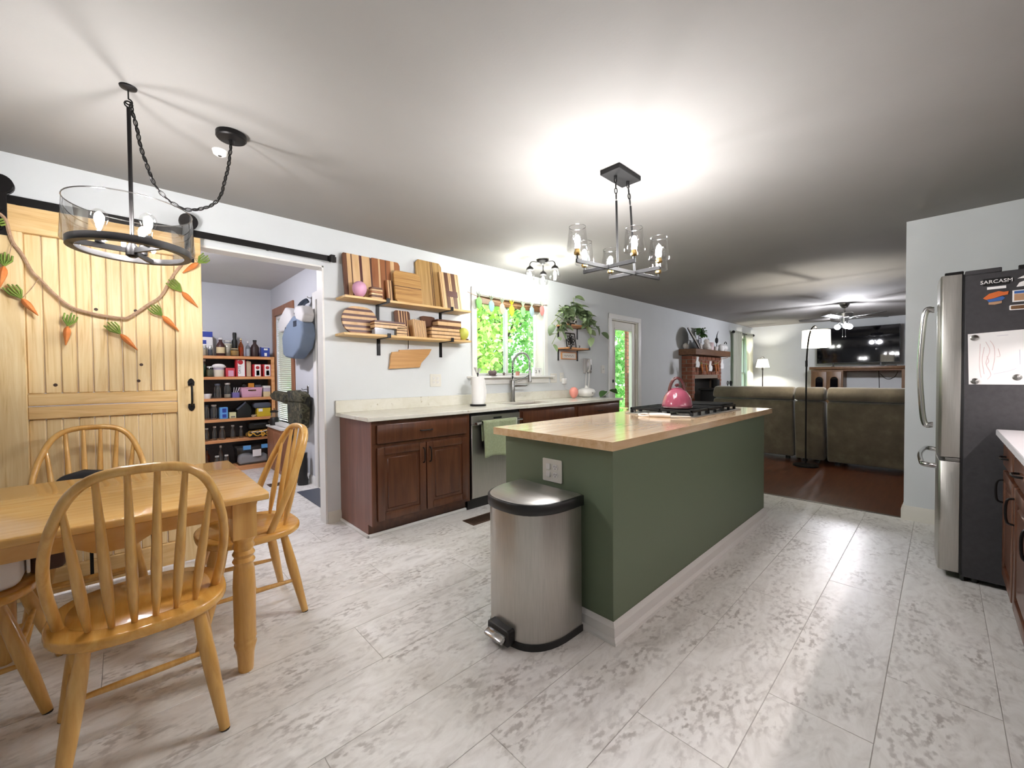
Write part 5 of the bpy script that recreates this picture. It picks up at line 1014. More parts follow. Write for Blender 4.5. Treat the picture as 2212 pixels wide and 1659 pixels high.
carton('small red lidded tub on second pantry shelf', 'tub', 'tub', .957, 1.055, z, .115, 'p_redp', deco=[('label', .25, .85, .05, .7, 'p_rose')])
t = carton('tall red and white oat carton on second pantry shelf', 'carton', 'box', 1.066, 1.176, z, .226, 'p_redc', deco=[('panel', .2, .9, .02, .98, 'white')]); MB().lathe([(.03, 0), (.03, .001)], n=18).xf(Matrix.Translation((1.118, 6.3685, z+.19)) @ Matrix.Rotation(PI/2, 4, 'X')).build('logo', 'p_redc', t); text('lettering', 'OATS', .04, 'p_slate', t, Matrix.Translation((1.108, 6.3685, z+.09)) @ Matrix.Rotation(PI/2, 4, 'X') @ Matrix.Rotation(PI/2, 4, 'Z'), .0005)
t = thing('snack_bag', 'pale clear bag of snacks between the red cartons', 'bag', (1.215, 6.43, z), PG); MB().prism([(1.186, z+.0005), (1.244, z+.0005), (1.246, z+.2), (1.2, z+.218), (1.185, z+.2)], 'y', 6.40, 6.46).build('bag', 'p_tanp', t, bevel=.01, seg=2)
for i, (a, lab) in enumerate(((1.258, 'short red and white carton, left of the pair'), (1.375, 'short red and white carton, right of the pair'))):
    t = carton(lab, 'carton', 'box', a, a+.10, z, .165, 'p_redc', deco=[('panel', .2, .9, .02, .98, 'white'), ('stripe', .4, .75, .1, .5, 'p_slate')]); MB().lathe([(.022, 0), (.022, .001)], n=16).xf(Matrix.Translation((a+.055, 6.3685, z+.12)) @ Matrix.Rotation(PI/2, 4, 'X')).build('logo', 'p_redc', t)
z = PS[2]
lath('small white bowl at left of third pantry shelf', 'bowl', 'bowl', .76, 6.40, z, [(.036, 0), (.052, .06), (.048, .06), (.033, .005)], 'white_plastic'); jar('empty clear jar on third pantry shelf', .872, z, .042, .185, fill=None, lidm='p_slate'); jar('banded glass canister on third pantry shelf', .978, z, .04, .195, fill='p_flour', fh=.25)
t = carton('small purple bin with pens on third pantry shelf', 'bin', 'bin', 1.024, 1.102, z, .07, 'p_lav'); 
for k in range(3): MB().tube([(1.045+k*.018, 6.42, z+.06), (1.05+k*.03, 6.42, z+.135)], .005, 6).build('pen', 'white_plastic', t)
t = thing('pink_basket', 'pink plastic basket of small goods on third pantry shelf', 'basket', (1.24, 6.42, z), PG); MB().prism([(1.13, z+.0005), (1.352, z+.0005), (1.364, z+.128), (1.118, z+.128)], 'y', 6.36, 6.52).build('bin', 'p_rose', t, bevel=.006, seg=2); B(1.112, 1.37, 6.354, 6.526, z+.124, z+.134).build('rim', 'p_rose', t, bevel=.003); MB().prism(rrect(1.195, 1.29, z+.085, z+.103, .009, 4), 'y', 6.3555, 6.361).build('grip', 'p_brown', t)
B(1.21, 1.275, 6.40, 6.46, z+.134, z+.19).build('carton', 'p_oil', t, bevel=.002); B(1.285, 1.355, 6.40, 6.46, z+.134, z+.165).build('carton', 'p_slate', t, bevel=.002); MB().ell((1.165, 6.43, z+.155), .03, .03, .03).build('bundle', 'p_blk', t)
stack('food_boxes', 'stack of lidded boxes at right end of third pantry shelf', 'boxes', 1.376, 1.462, 6.37, 6.47, z, [(.07, 'p_label'), (.05, 'p_mauve'), (.03, 'white_plastic')], PG)
z = PS[3]
jar('dark glass jar at left of fourth pantry shelf', .75, z, .033, .185, lidm='p_slate'); jar('clear swing top jar on fourth pantry shelf', .828, z, .038, .185, lidm='p_lid')
carton('bright blue carton on fourth pantry shelf', 'carton', 'box', .884, .97, z, .15, 'p_skyb', deco=[('print', .3, .8, .55, .9, 'p_blueb'), ('print', .3, .8, .1, .4, 'p_blueb')]); carton('pale yellow small box on fourth pantry shelf', 'carton', 'box', .985, 1.06, z, .078, 'p_paley', deco=[('print', .2, .85, .2, .35, 'p_slate')])
t = thing('black_case', 'black house shaped appliance case on fourth pantry shelf', 'case', (1.15, 6.44, z), PG); MB().prism([(1.068, z+.0005), (1.232, z+.0005), (1.232, z+.14), (1.165, z+.205), (1.068, z+.12)], 'y', 6.37, 6.52).build('body', 'p_blk', t, bevel=.01, seg=2); MB().prism([(1.062, z+.118), (1.165, z+.212), (1.175, z+.2), (1.075, z+.105)], 'y', 6.365, 6.40).build('edge', 'p_slate', t)
t = carton('yellow lidded tub at right of fourth pantry shelf', 'tub', 'tub', 1.297, 1.46, z, .115, 'p_yel', deco=[('label', .1, .4, .6, .95, 'white')]); 
t = thing('grey_bag', 'slate grey zip bag lying on the yellow tub', 'bag', (1.37, 6.43, z+.116), PG); MB().prism(rrect(1.255, 1.465, z+.117, z+.19, .03, 4), 'y', 6.36, 6.5).build('bag', 'p_slate', t, bevel=.015, seg=2)
t = thing('cord_bundle', 'small tangle of beige cords beside the yellow tub', 'cords', (1.265, 6.38, z), PG); 
for k in range(4): MB().tube([(1.25+.012*k+.014*math.cos(a), 6.38+.01*math.sin(a), z+.017+.012*math.sin(a+k)) for a in [2*PI*i/10 for i in range(10)]], .004, 5, closed=True).build('loop', 'p_tanp', t)
z = PS[4]
for x, r, h, lab in ((.748, .029, .16, 'clear bottle at left of fifth pantry shelf'), (.83, .026, .175, 'clear bottle second on fifth pantry shelf'), (.911, .036, .17, 'clear bottle third on fifth pantry shelf'), (1.026, .028, .175, 'clear bottle fourth on fifth pantry shelf'), (1.118, .025, .155, 'dark clear bottle right on fifth pantry shelf')): bottle(lab, x, z, r, h, 'jar_glass', 'p_lid', neck=.55)
tex('sunflower', [(0, '#120e0a'), (.46, '#d9a437'), (.55, '#120e0a'), (.62, '#4a2b16'), (.66, '#d9a437')], ns=13, detail=1, const=True, rough=.8)
t = thing('sunflower_bag', 'black fabric bag printed with yellow sunflowers on pantry shelf', 'bag', (1.33, 6.42, z), PG); MB().prism([(1.18, z+.0005), (1.46, z+.0005), (1.464, z+.05), (1.44, z+.095), (1.22, z+.08), (1.175, z+.045)], 'y', 6.31, 6.50).build('bag', 'sunflower', t, bevel=.02, seg=3); MB().tube([(1.21, 6.31, z+.075), (1.33, 6.305, z+.07), (1.45, 6.31, z+.095)], .005, 5).build('trim', 'white', t)
t = thing('black_bag', 'black zip bag on top of the sunflower bag', 'bag', (1.31, 6.44, z+.1), PG); MB().prism(rrect(1.20, 1.43, z+.1, z+.195, .03, 4), 'y', 6.38, 6.52).build('bag', 'p_blk', t, bevel=.02, seg=3); MB().tube([(1.26, 6.378, z+.165), (1.40, 6.378, z+.17)], .003, 5).build('zip', 'p_slate', t)
z = .062
bottle('brown dropper bottle on the bottom pantry shelf', .747, z, .027, .26, 'amber_glass', 'p_blk'); bottle('tall clear bottle at back of bottom pantry shelf', .90, z, .03, .27, 'jar_glass', 'p_lid', y=6.5); jar('low clear jar on bottom pantry shelf', .85, z, .03, .15, lidm='p_lid'); jar('low clear jar beside the storage tub', .95, z, .028, .15, lidm='p_lid')
t = thing('storage_tub', 'clear plastic storage tub with blue latches on pantry floor shelf', 'storage tub', (1.25, 6.45, z), PG); MB().prism([(1.07, z+.0005), (1.43, z+.0005), (1.45, z+.235), (1.05, z+.235)], 'y', 6.345, 6.56).build('tub', 'clear_plastic', t, bevel=.006, seg=2); B(1.035, 1.462, 6.335, 6.57, z+.235, z+.26).build('lid', 'clear_plastic', t, bevel=.005)
for a in (1.12, 1.33): B(a, a+.09, 6.328, 6.336, z+.20, z+.255).build('latch', 'p_skyb', t, bevel=.003)
B(1.23, 1.33, 6.3425, 6.3445, z+.10, z+.19).build('label', 'white', t); MB().prism([(1.08, z+.004), (1.42, z+.004), (1.41, z+.12), (1.3, z+.09), (1.2, z+.14), (1.09, z+.12)], 'y', 6.37, 6.54).build('contents', 'white_cloth', t, bevel=.02)
# lantern on a low desk, hung bags by the window
dk_ = thing('low_cabinet', 'low brown cabinet under the pantry window', 'cabinet', (1.44, 6.0, 0), None); B(1.40, 1.52, 5.62, 6.3, .0, .555).build('body', 'trim_wood', dk_, bevel=.004); B(1.385, 1.525, 5.6, 6.315, .555, .58).build('top', 'white_trim', dk_, bevel=.004); B(1.392, 1.4, 5.64, 5.95, .05, .52).build('door', 'trim_wood', dk_, bevel=.004); B(1.392, 1.4, 5.97, 6.28, .05, .52).build('door', 'trim_wood', dk_, bevel=.004)
ln = thing('camp_lantern', 'black camping lantern on the low pantry cabinet', 'lantern', (1.46, 6.12, .58)); MB().lathe([(.052, 0), (.052, .09), (.045, .1)], (1.455, 6.17, .5805), 18).build('base', 'black_plastic', ln); MB().lathe([(.042, .1), (.042, .17)], (1.455, 6.17, .5805), 18).build('globe', 'clear_plastic', ln); MB().lathe([(.05, .17), (.046, .19), (.02, .20)], (1.455, 6.17, .5805), 18).build('cap', 'black_plastic', ln); MB().tube(arc((1.455, 6.17, .775), .03, 0, 180, 8, 'yz'), .003, 5).build('bail', 'black_metal', ln)
XW = 1.545
hb = thing('hanging_tote', 'blue grey tote bag with white cloth hanging by pantry window', 'bag', (1.47, 5.0, 1.42)); 
def blob(poly, x0, x1, nm, m, par, bev=.03): return MB().prism(poly, 'x', x0, x1).build(nm, m, par, bevel=bev, seg=3, sharp=70)
blob([(4.66, 1.80), (4.62, 1.66), (4.72, 1.52), (4.98, 1.425), (5.28, 1.45), (5.38, 1.62), (5.2, 1.82), (4.95, 1.90)], 1.36, 1.505, 'bag', 'blue_cloth', hb); blob([(5.10, 1.78), (5.14, 1.52), (5.42, 1.47), (5.46, 1.70), (5.30, 1.84)], 1.38, 1.50, 'side_gusset', 'blue_cloth', hb)
blob([(4.60, 1.88), (4.66, 1.80), (4.86, 1.84), (4.95, 1.95), (4.86, 2.0), (4.68, 1.98)], 1.37, 1.49, 'white_wrap', 'white_cloth', hb, .025); blob([(5.05, 1.86), (5.25, 1.76), (5.55, 1.76), (5.66, 1.86), (5.5, 1.96), (5.30, 2.04), (5.15, 2.0)], 1.38, 1.49, 'white_wrap', 'white_cloth', hb, .025)
MB().tube(spline([(1.45, 4.98, 1.86), (1.46, 4.92, 2.0), (1.50, 4.86, 2.07), (1.46, 5.0, 2.02), (1.43, 5.22, 1.82), (1.42, 5.30, 1.74)], 6), .028, 6, flat=.3).build('strap', 'navy', hb); B(1.355, 1.362, 4.80, 4.90, 1.77, 1.83).build('patch', 'navy', hb)
hk2 = thing('coat_hook', 'steel wall hook carrying the blue tote', 'hook', (1.54, 4.86, 2.05)); B(1.538, XW-.0005, 4.84, 4.88, 2.02, 2.12).build('plate', 'nickel', hk2, bevel=.002); MB().tube([(1.54, 4.86, 2.1), (1.50, 4.86, 2.10), (1.495, 4.86, 2.115)], .005, 6).build('prong', 'nickel', hk2)
cm = thing('camo_jacket', 'dark camouflage jacket hanging below the tote in pantry', 'jacket', (1.47, 5.1, .6)); blob([(4.80, 1.02), (4.86, .64), (5.36, .66), (5.38, .92), (5.30, 1.05), (4.92, 1.06)], 1.40, 1.50, 'body', 'camo', cm); blob([(5.26, 1.03), (5.34, .90), (5.95, .93), (6.08, .99), (5.85, 1.05)], 1.37, 1.46, 'sleeve', 'camo', cm, .03); blob([(4.78, 1.03), (4.78, .94), (5.3, .93), (5.32, 1.06), (4.92, 1.075)], 1.385, 1.44, 'cape', 'camo', cm, .02)
hk3 = thing('coat_hook', 'wall hook hidden behind the camouflage jacket', 'hook', (1.54, 5.05, 1.05)); B(1.538, XW-.0005, 5.03, 5.07, 1.03, 1.12).build('plate', 'nickel', hk3, bevel=.002); MB().tube([(1.54, 5.05, 1.08), (1.48, 5.05, 1.07), (1.475, 5.05, 1.09)], .005, 6).build('prong', 'nickel', hk3)
bt = thing('rain_boots', 'dark rubber boots standing on the pantry floor below jacket', 'boots', (1.45, 5.1, 0)); 
for y in (4.98, 5.14): MB().lathe([(.055, 0.002), (.06, .05), (.045, .1), (.05, .36), (.045, .36)], (1.45, y, 0), 14).build('boot', 'black_plastic', bt, sharp=60)
mt_ = thing('door_mat', 'dark grey mat on the pantry floor by side door', 'mat', (1.40, 4.3, 0)); B(1.30, 1.52, 3.9, 4.68, .0005, .008).build('pad', 'slate' if 'slate' in M else 'p_slate', mt_, bevel=.003)
# added dome lamp, hidden by the barn door, to brighten the pantry
pc = thing('pantry_fill_lamp', 'added white dome lamp hidden behind barn door to brighten pantry', 'ceiling light', (.2, 4.9, HP)); MB().lathe([(.13, -.02), (.14, 0)], (.2, 4.9, HP-.0005), 24).build('base', 'white_plastic', pc); emis('fill_dome_glow', '#f4f3ff', 230*BULB); MB().lathe([(.03, -.085), (.09, -.06), (.125, -.02)], (.2, 4.9, HP-.0005), 24).build('dome', 'fill_dome_glow', pc, sharp=70)
# ---------------------------------------------------------------- brick fireplace, mantel and what stands on it
fp = thing('fireplace', 'red brown brick fireplace on the living room wall', 'fireplace', (8.64, 3.38, 0))
FX, FR, FY, FT = 7.885, 9.39, 3.286, 1.585; OL, OR, OT = 8.02, 9.2, 1.13
mb = MB(); mb.box(FX+.008, OL, FY+.008, Wy-.001, 0, FT); mb.box(OR, FR-.008, FY+.008, Wy-.001, 0, FT); mb.box(OL, OR, FY+.008, Wy-.001, OT, FT); mb.build('mortar_core', 'mortar', fp)
B(OL, OR, Wy-.03, Wy-.001, 0, OT).build('firebox', 'black_plastic', fp)
def brick_ob(par, d, key, store={}):
    if key not in store:
        me = MB().box(0, d[0], 0, d[1], 0, d[2]).mesh('brick', bevel=.003); me.materials.append(M['brick']); store[key] = me
    o = bpy.data.objects.new('brick', store[key]); col.objects.link(o); o.parent = par; return o
ch_, bl_ = .075, .205; k = 0; z = 0
while z < FT-.03:
    h = min(ch_, FT-z)-.010
    off = 0 if k % 2 else -.1075
    x = FX+off
    while x < FR-.01:
        a, b = max(x, FX), min(x+bl_, FR)
        for a, b in ([(a, b)] if z+h < .02+0 or z >= OT-.005 else [(a, min(b, OL)), (max(a, OR), b)]):
            if b-a > .03: o = brick_ob(fp, (1, .014, h), ('f', round(h, 3))); o.location = Vector((a+.004, FY, z+.005))-ORG[fp]; o.scale = (b-a-.008, 1, 1)
        x += bl_+.01
    for a, b in ((FY+.001, FY+.1), (FY+.11, Wy-.002)) if k % 2 else ((FY+.001, Wy-.002),):
        o = brick_ob(fp, (.014, 1, h), ('s', round(h, 3))); o.location = Vector((FX, a+.014, z+.005))-ORG[fp]; o.scale = (1, b-a-.016, 1)
    z += ch_; k += 1
mn = thing('mantel_shelf', 'thick dark wooden mantel beam on the brick fireplace', 'mantel', (8.66, 3.32, FT)); B(7.75, 9.57, 3.16, Wy-.002, FT+.001, 1.70).build('beam', 'mantel_wood', mn, bevel=.006)
MZ = 1.7005
st = thing('wood_stove', 'black wood stove standing in the fireplace opening', 'stove', (8.5, 3.0, 0))
B(8.15, 8.95, 2.85, 3.24, .15, .90).build('body', 'iron', st, bevel=.015, seg=2); B(8.10, 9.0, 2.80, 3.26, .90, .94).build('top_plate', 'iron', st, bevel=.008); d = B(8.25, 8.8, 2.835, 2.85, .25, .8).build('door', 'black_plastic', st, bevel=.006); MB().tube(spline([(8.78, 2.83, .45), (8.78, 2.80, .5), (8.78, 2.83, .56)], 4), .008, 6).build('handle', 'chrome', d)
for x in (8.2, 8.9):
    for y in (2.9, 3.18): MB().lathe([(.022, 0), (.03, .15)], (x, y, 0), 8).build('leg', 'iron', st)
MB().lathe([(.075, .94), (.075, 1.11)], (8.55, 3.1, 0), 16).build('flue', 'iron', st)
tl = thing('fire_tools', 'black fireplace tool set with looped handles beside the hearth', 'fire tools', (9.62, 3.2, 0)); MB().lathe([(.12, 0), (.12, .02)], (9.62, 3.2, 0), 18).build('base', 'iron', tl); MB().tube([(9.62, 3.2, .02), (9.62, 3.2, .95)], .01, 7).build('post', 'iron', tl)
for dx, dy in ((-.09, 0), (-.03, -.03), (.03, -.03), (.09, 0)): MB().tube([(9.62+dx, 3.2+dy, .1), (9.62+dx, 3.2+dy, .98)]+arc((9.62+dx, 3.2+dy, 1.02), .04, -90, 250, 10, 'xz'), .008, 6).build('tool', 'iron', tl)
B(9.5, 9.74, 3.19, 3.21, .9, .92).build('crossbar', 'iron', tl)
mg_ = 'ornaments on the mantel'
def orn(lab, name, cat, parts, loc):
    t = thing(name, lab, cat, loc, mg_)
    for nm, mb, m in parts: mb.build(nm, m, t, sharp=60)
    return t
mat('ivory', '#d9d2ca', .5); mat('pinkish', '#d9c2c0', .5); mat('greyv', '#8b8f95', .4)
mir = orn('round white rimmed mirror leaning against wall on mantel', 'round_mirror', 'mirror', [('disc', MB().lathe([(.23, 0), (.23, .012)], n=32).xf(Matrix.Translation((8.03, 3.335, 1.915)) @ Matrix.Rotation(math.radians(22), 4, 'Z') @ Matrix.Rotation(math.radians(63), 4, 'X')), 'black_metal'), ('face', MB().lathe([(.205, .012), (.205, .014)], n=32).xf(Matrix.Translation((8.03, 3.335, 1.915)) @ Matrix.Rotation(math.radians(22), 4, 'Z') @ Matrix.Rotation(math.radians(63), 4, 'X')), 'white'), ('rim', MB().lathe([(.205, .012), (.232, .012), (.232, .03), (.205, .03)], n=32).xf(Matrix.Translation((8.03, 3.335, 1.915)) @ Matrix.Rotation(math.radians(22), 4, 'Z') @ Matrix.Rotation(math.radians(63), 4, 'X')), 'white')], (8.03, 3.36, MZ))
egg('large white egg at the left end of the mantel', 'ivory', 7.87, 3.40, MZ, .11, .12)
orn('grey globe vase on the mantel beside the mirror', 'globe_vase', 'vase', [('vase', MB().lathe([(.05, 0), (.09, .05), (.1, .12), (.07, .19), (.05, .21)], (8.34, 3.40, MZ), 20, .75, .75), 'greyv')], (8.34, 3.40, MZ))
ps = orn('leafy plant in a tall black wire stand on the mantel', 'mantel_plant', 'plant', [('vase', MB().lathe([(.05, 0), (.06, .06), (.03, .14)], (8.48, 3.38, MZ), 16), 'ivory'), ('stand', MB().tube([(8.44, 3.38, MZ+.1), (8.44, 3.38, MZ+.36)], .008, 6).tube([(8.54, 3.38, MZ+.1), (8.54, 3.38, MZ+.36)], .008, 6).tube([(8.44, 3.38, MZ+.24), (8.54, 3.38, MZ+.24)], .006, 6), 'iron')], (8.48, 3.38, MZ)); random.seed(5)
for k in range(22): a = random.uniform(0, 360); leaf(ps, (8.49+.05*math.cos(a), 3.36+.03*math.sin(a), MZ+random.uniform(.33, .46)), a, random.uniform(-60, 30), random.uniform(.9, 1.4), 'leaf_dark')
orn('white gourd shaped vase on the mantel', 'gourd_vase', 'vase', [('vase', MB().lathe([(.05, 0), (.075, .04), (.07, .09), (.035, .13), (.05, .17), (.03, .21)], (8.40, 3.22, MZ), 20), 'ivory')], (8.40, 3.22, MZ))
orn('pale pink pillar candle on the mantel', 'pillar_candle', 'candle', [('candle', MB().lathe([(.07, 0), (.072, .16), (.06, .168)], (8.80, 3.3, MZ), 20), 'pinkish')], (8.80, 3.3, MZ))
orn('white rabbit figure on the mantel', 'rabbit_figure', 'figurine', [('body', MB().ell((8.64, 3.26, MZ+.055), .06, .045, .055), 'ivory'), ('head', MB().ell((8.60, 3.25, MZ+.12), .032), 'ivory'), ('ear', MB().ell((8.59, 3.25, MZ+.17), .01, .008, .035), 'ivory'), ('ear', MB().ell((8.615, 3.25, MZ+.17), .01, .008, .035), 'ivory')], (8.63, 3.26, MZ))
orn('small white cup on the mantel right of the candle', 'mantel_cup', 'cup', [('cup', MB().lathe([(.04, 0), (.055, .09), (.05, .09), (.035, .006)], (9.0, 3.26, MZ), 18), 'white_plastic')], (9.0, 3.26, MZ))
orn('black bird ornament on a twig stand on the mantel', 'bird_ornament', 'ornament', [('stand', MB().lathe([(.04, 0), (.04, .012), (.008, .02), (.006, .2)], (9.22, 3.32, MZ), 12), 'iron'), ('bird', MB().ell((9.22, 3.32, MZ+.235), .05, .03, .065), 'iron'), ('twig', MB().tube([(9.22, 3.32, MZ+.28), (9.24, 3.32, MZ+.36), (9.31, 3.32, MZ+.44)], [.012, .008, .004], 6), 'iron')], (9.22, 3.32, MZ))
orn('white lidded pot on the mantel', 'lidded_pot', 'pot', [('pot', MB().lathe([(.05, 0), (.075, .05), (.06, .1), (.065, .11), (.03, .14), (.012, .15)], (9.18, 3.22, MZ), 18), 'white_plastic')], (9.18, 3.22, MZ))
orn('white teapot at the right end of the mantel', 'teapot', 'teapot', [('body', MB().lathe([(.05, 0), (.095, .06), (.09, .11), (.04, .15), (.012, .17)], (9.45, 3.27, MZ), 18), 'white_plastic'), ('handle', MB().tube(arc((9.45, 3.22, MZ+.14), .07, 20, 160, 8, 'xz'), .008, 6), 'black_metal'), ('spout', MB().tube([(9.52, 3.25, MZ+.06), (9.56, 3.24, MZ+.12)], [.02, .01], 8), 'white_plastic')], (9.45, 3.27, MZ))
bs = thing('bunny_banner', 'string banner across the brick under the mantel', 'banner', (8.4, 3.15, 1.5)); MB().tube(spline([(7.70, 3.155, 1.56), (7.9, 3.14, 1.45), (8.2, 3.13, 1.41), (8.5, 3.13, 1.41), (8.8, 3.14, 1.45), (9.05, 3.15, 1.53), (9.4, 3.155, 1.57)], 5), .006, 5).build('string', 'rope', bs)
for x, z, lab in ((7.745, 1.44, 'left white rabbit cut-out on the mantel banner'), (8.36, 1.37, 'middle white rabbit cut-out on the mantel banner'), (8.975, 1.42, 'right white rabbit cut-out on the mantel banner')):
    t = thing('rabbit_cutout', lab, 'cut-out', (x, 3.13, z-.1), 'white rabbits on the mantel banner')
    MB().prism([(x-.09, z-.09), (x+.06, z-.1), (x+.09, z-.05), (x+.08, z), (x+.02, z+.03), (x+.05, z+.09), (x+.03, z+.11), (x-.02, z+.05), (x-.01, z+.1), (x-.04, z+.11), (x-.06, z+.04), (x-.09, z), (x-.07, z-.04)], 'y', 3.118, 3.128).build('shape', 'white', t, bevel=.003)
for x, z, lab in ((7.96, 1.34, 'first felt carrot strip on the mantel banner'), (8.18, 1.32, 'second felt carrot strip on the mantel banner'), (8.64, 1.34, 'third felt carrot strip on the mantel banner'), (8.76, 1.35, 'fourth felt carrot strip on the mantel banner')):
    t = thing('felt_carrot', lab, 'carrot', (x, 3.13, z-.1), 'carrots on the mantel banner'); MB().tube([(x-.03, 3.13, z+.07), (x, 3.13, z), (x+.03, 3.13, z-.1)], [.018, .016, .004], 6).build('root', 'carrot', t); MB().tube([(x-.03, 3.13, z+.07), (x-.035, 3.13, z+.11)], [.012, .003], 5).build('leaf', 'carrot_green', t)

# ---------------------------------------------------------------- curtains
cr = thing('curtain_rod', 'black curtain rod with ball ends over living room window', 'curtain rod', (11.15, 3.40, 2.215)); MB().tube([(10.5, 3.40, 2.215), (11.95, 3.40, 2.215)], .013, 8).build('rod', 'black_metal', cr)
for x in (10.49, 11.96): MB().ell((x, 3.40, 2.215), .035).build('finial', 'black_metal', cr)
for x in (10.6, 11.85): MB().tube([(x, 3.40, 2.215), (x, Wy-.001, 2.215)], .008, 6).build('bracket', 'black_metal', cr)
def curtain(lab, x0, x1, z0, pinch):
    mb = MB(); nx, nz = 40, 14; vs = []
    for j in range(nz+1):
        f = j/nz; z = 2.25-(2.25-z0)*f
        for i in range(nx+1):
            u = i/nx; w = 1-pinch*math.sin(PI*min(1, f*1.15))*.45; xc = (x0+x1)/2+((x1-x0)/2)*(u*2-1)*w+pinch*.12*math.sin(PI*f)*(1 if x0 > 11 else -1)
            vs.append((xc, 3.40+.028*math.sin(u*PI*9), z))
    mb.add(vs, [(j*(nx+1)+i, j*(nx+1)+i+1, (j+1)*(nx+1)+i+1, (j+1)*(nx+1)+i) for j in range(nz) for i in range(nx)])
    o = mb.build('curtain', 'curtain', base=((x0+x1)/2, 3.40, z0), sharp=80); md = o.modifiers.new('t', 'SOLIDIFY'); md.thickness = .004; tag(o, lab, 'curtain', 'pale curtains at the living room window')
curtain('pale sage curtain on left side of living room window', 10.52, 11.12, .05, .3); curtain('pale sage curtain gathered on right side of living room window', 11.4, 11.93, .05, .5)

# ---------------------------------------------------------------- sofas, lamps, television
def sofa(name, lab, y0, y1, seats, xb=6.66, arm0=True, arm1=True, top=1.02):
    """recliner sofa with its back toward the kitchen; back plane at xb"""
    t = thing(name, lab, 'sofa', (xb+.5, (y0+y1)/2, 0), 'olive brown recliner sofas seen from behind')
    ya, yb = y0+(.14 if arm0 else 0), y1-(.14 if arm1 else 0); w = (yb-ya)/seats
    B(xb+.12, xb+.95, y0-.006, y1+.006, .08, .36).build('base', 'sofa', t, bevel=.03, seg=2)
    for i in range(seats):
        a, b = ya+i*w+.006, ya+(i+1)*w-.006
        MB().prism([(xb+.06, .05), (xb+.30, .05), (xb+.30, .7), (xb+.22, .84), (xb+.03, .84), (xb+.0, .80), (xb+.015, .45)], 'y', a, b).build('back', 'sofa', t, bevel=.025, seg=3, sharp=60)
        MB().prism([(xb-.02, .86), (xb-.01, .95), (xb+.05, top), (xb+.16, top+.01), (xb+.25, .96), (xb+.26, .86), (xb+.12, .835)], 'y', a-.002, b+.002).build('headrest', 'sofa', t, bevel=.03, seg=3, sharp=60)
        B(xb+.28, xb+.9, a, b, .34, .47).build('seat_cushion', 'sofa', t, bevel=.04, seg=3, sharp=60)
    for f, a, b in ((arm0, y0, ya), (arm1, yb, y1)):
        if f: B(xb+.08, xb+.92, a, b, .06, .66).build('arm', 'sofa', t, bevel=.045, seg=3, sharp=60)
    for y in (y0+.1, y1-.1):
        for x in (xb+.18, xb+.85): B(x-.025, x+.025, y-.025, y+.025, 0, .08).build('foot', 'black_plastic', t)
    return t
s0 = sofa('recliner_sofa', 'left olive brown recliner sofa behind the pink kettle', 1.408, 2.62, 1, xb=6.72, arm0=False)
sofa('recliner_chair', 'narrow middle recliner seat behind the arc lamp', 1.05, 1.388, 1, xb=6.64, arm0=False, arm1=False)
sofa('recliner_sofa', 'right olive brown recliner sofa beside the partition wall', -.55, 1.03, 1, xb=6.62, arm1=False)
al = thing('arc_floor_lamp', 'black arc floor lamp with drum shade behind the sofas', 'floor lamp', (6.46, 1.21, 0))
MB().lathe([(.14, 0), (.14, .018), (.10, .028), (.02, .035)], (6.46, 1.215, 0), 28).build('base', 'black_metal', al)
MB().tube(spline([(6.46, 1.215, .03), (6.46, 1.215, .7), (6.462, 1.213, 1.30), (6.475, 1.20, 1.6), (6.52, 1.18, 1.77), (6.60, 1.155, 1.835), (6.655, 1.147, 1.82), (6.66, 1.146, 1.785)], 6), .0095, 8).build('pole', 'black_metal', al)
MB().lathe([(.014, 1.30), (.014, 1.38)], (6.462, 1.213, 0), 10).build('coupler', 'black_metal', al)
sx, sy = 6.66, 1.146
o = MB().lathe([(.157, 1.555), (.151, 1.782)], (sx, sy, 0), 32, cap=False).build('shade', 'lamp_fabric', al, sharp=70); MB().tube([(sx, sy-.15, 1.782), (sx, sy+.15, 1.782)], .003, 5).build('spider', 'black_metal', al); bulb(al, (sx, sy, 1.63), .028, 'bulb_lamp')
fl2 = thing('floor_lamp', 'dark floor lamp with white shade in far corner', 'floor lamp', (11.55, 3.08, 0)); lx, ly = 11.55, 3.07
MB().lathe([(.13, 0), (.13, .02), (.02, .035)], (lx, ly, 0), 20).build('base', 'black_metal', fl2); MB().lathe([(.012, .03), (.012, 1.3), (.02, 1.32), (.02, 1.37), (.01, 1.38)], (lx, ly, 0), 10).build('pole', 'black_metal', fl2)
MB().lathe([(.15, 1.375), (.105, 1.575)], (lx, ly, 0), 28, cap=False).build('shade', 'lamp_fabric', fl2, sharp=70); bulb(fl2, (lx, ly, 1.42), .028, 'bulb_lamp'); MB().tube(arc((lx, ly, 1.60), .035, 0, 180, 8, 'yz'), .008, 6).build('finial_ring', 'black_metal', fl2)
tv = thing('television', 'large black television on the wooden media cabinet', 'television', (11.85, 1.31, 1.40))
B(11.83, 11.88, .60, 2.02, 1.44, 2.245).build('housing', 'black_plastic', tv, bevel=.004); B(11.826, 11.83, .607, 2.013, 1.452, 2.238).build('screen', 'tv_black', tv)
for y in (.9, 1.72): B(11.78, 11.93, y-.02, y+.02, 1.363, 1.372).build('foot', 'black_plastic', tv); B(11.845, 11.865, y-.012, y+.012, 1.372, 1.45).build('foot_post', 'black_plastic', tv)
mc = thing('media_cabinet', 'oak media cabinet with arched glass doors under television', 'cabinet', (11.85, 1.3, 0))
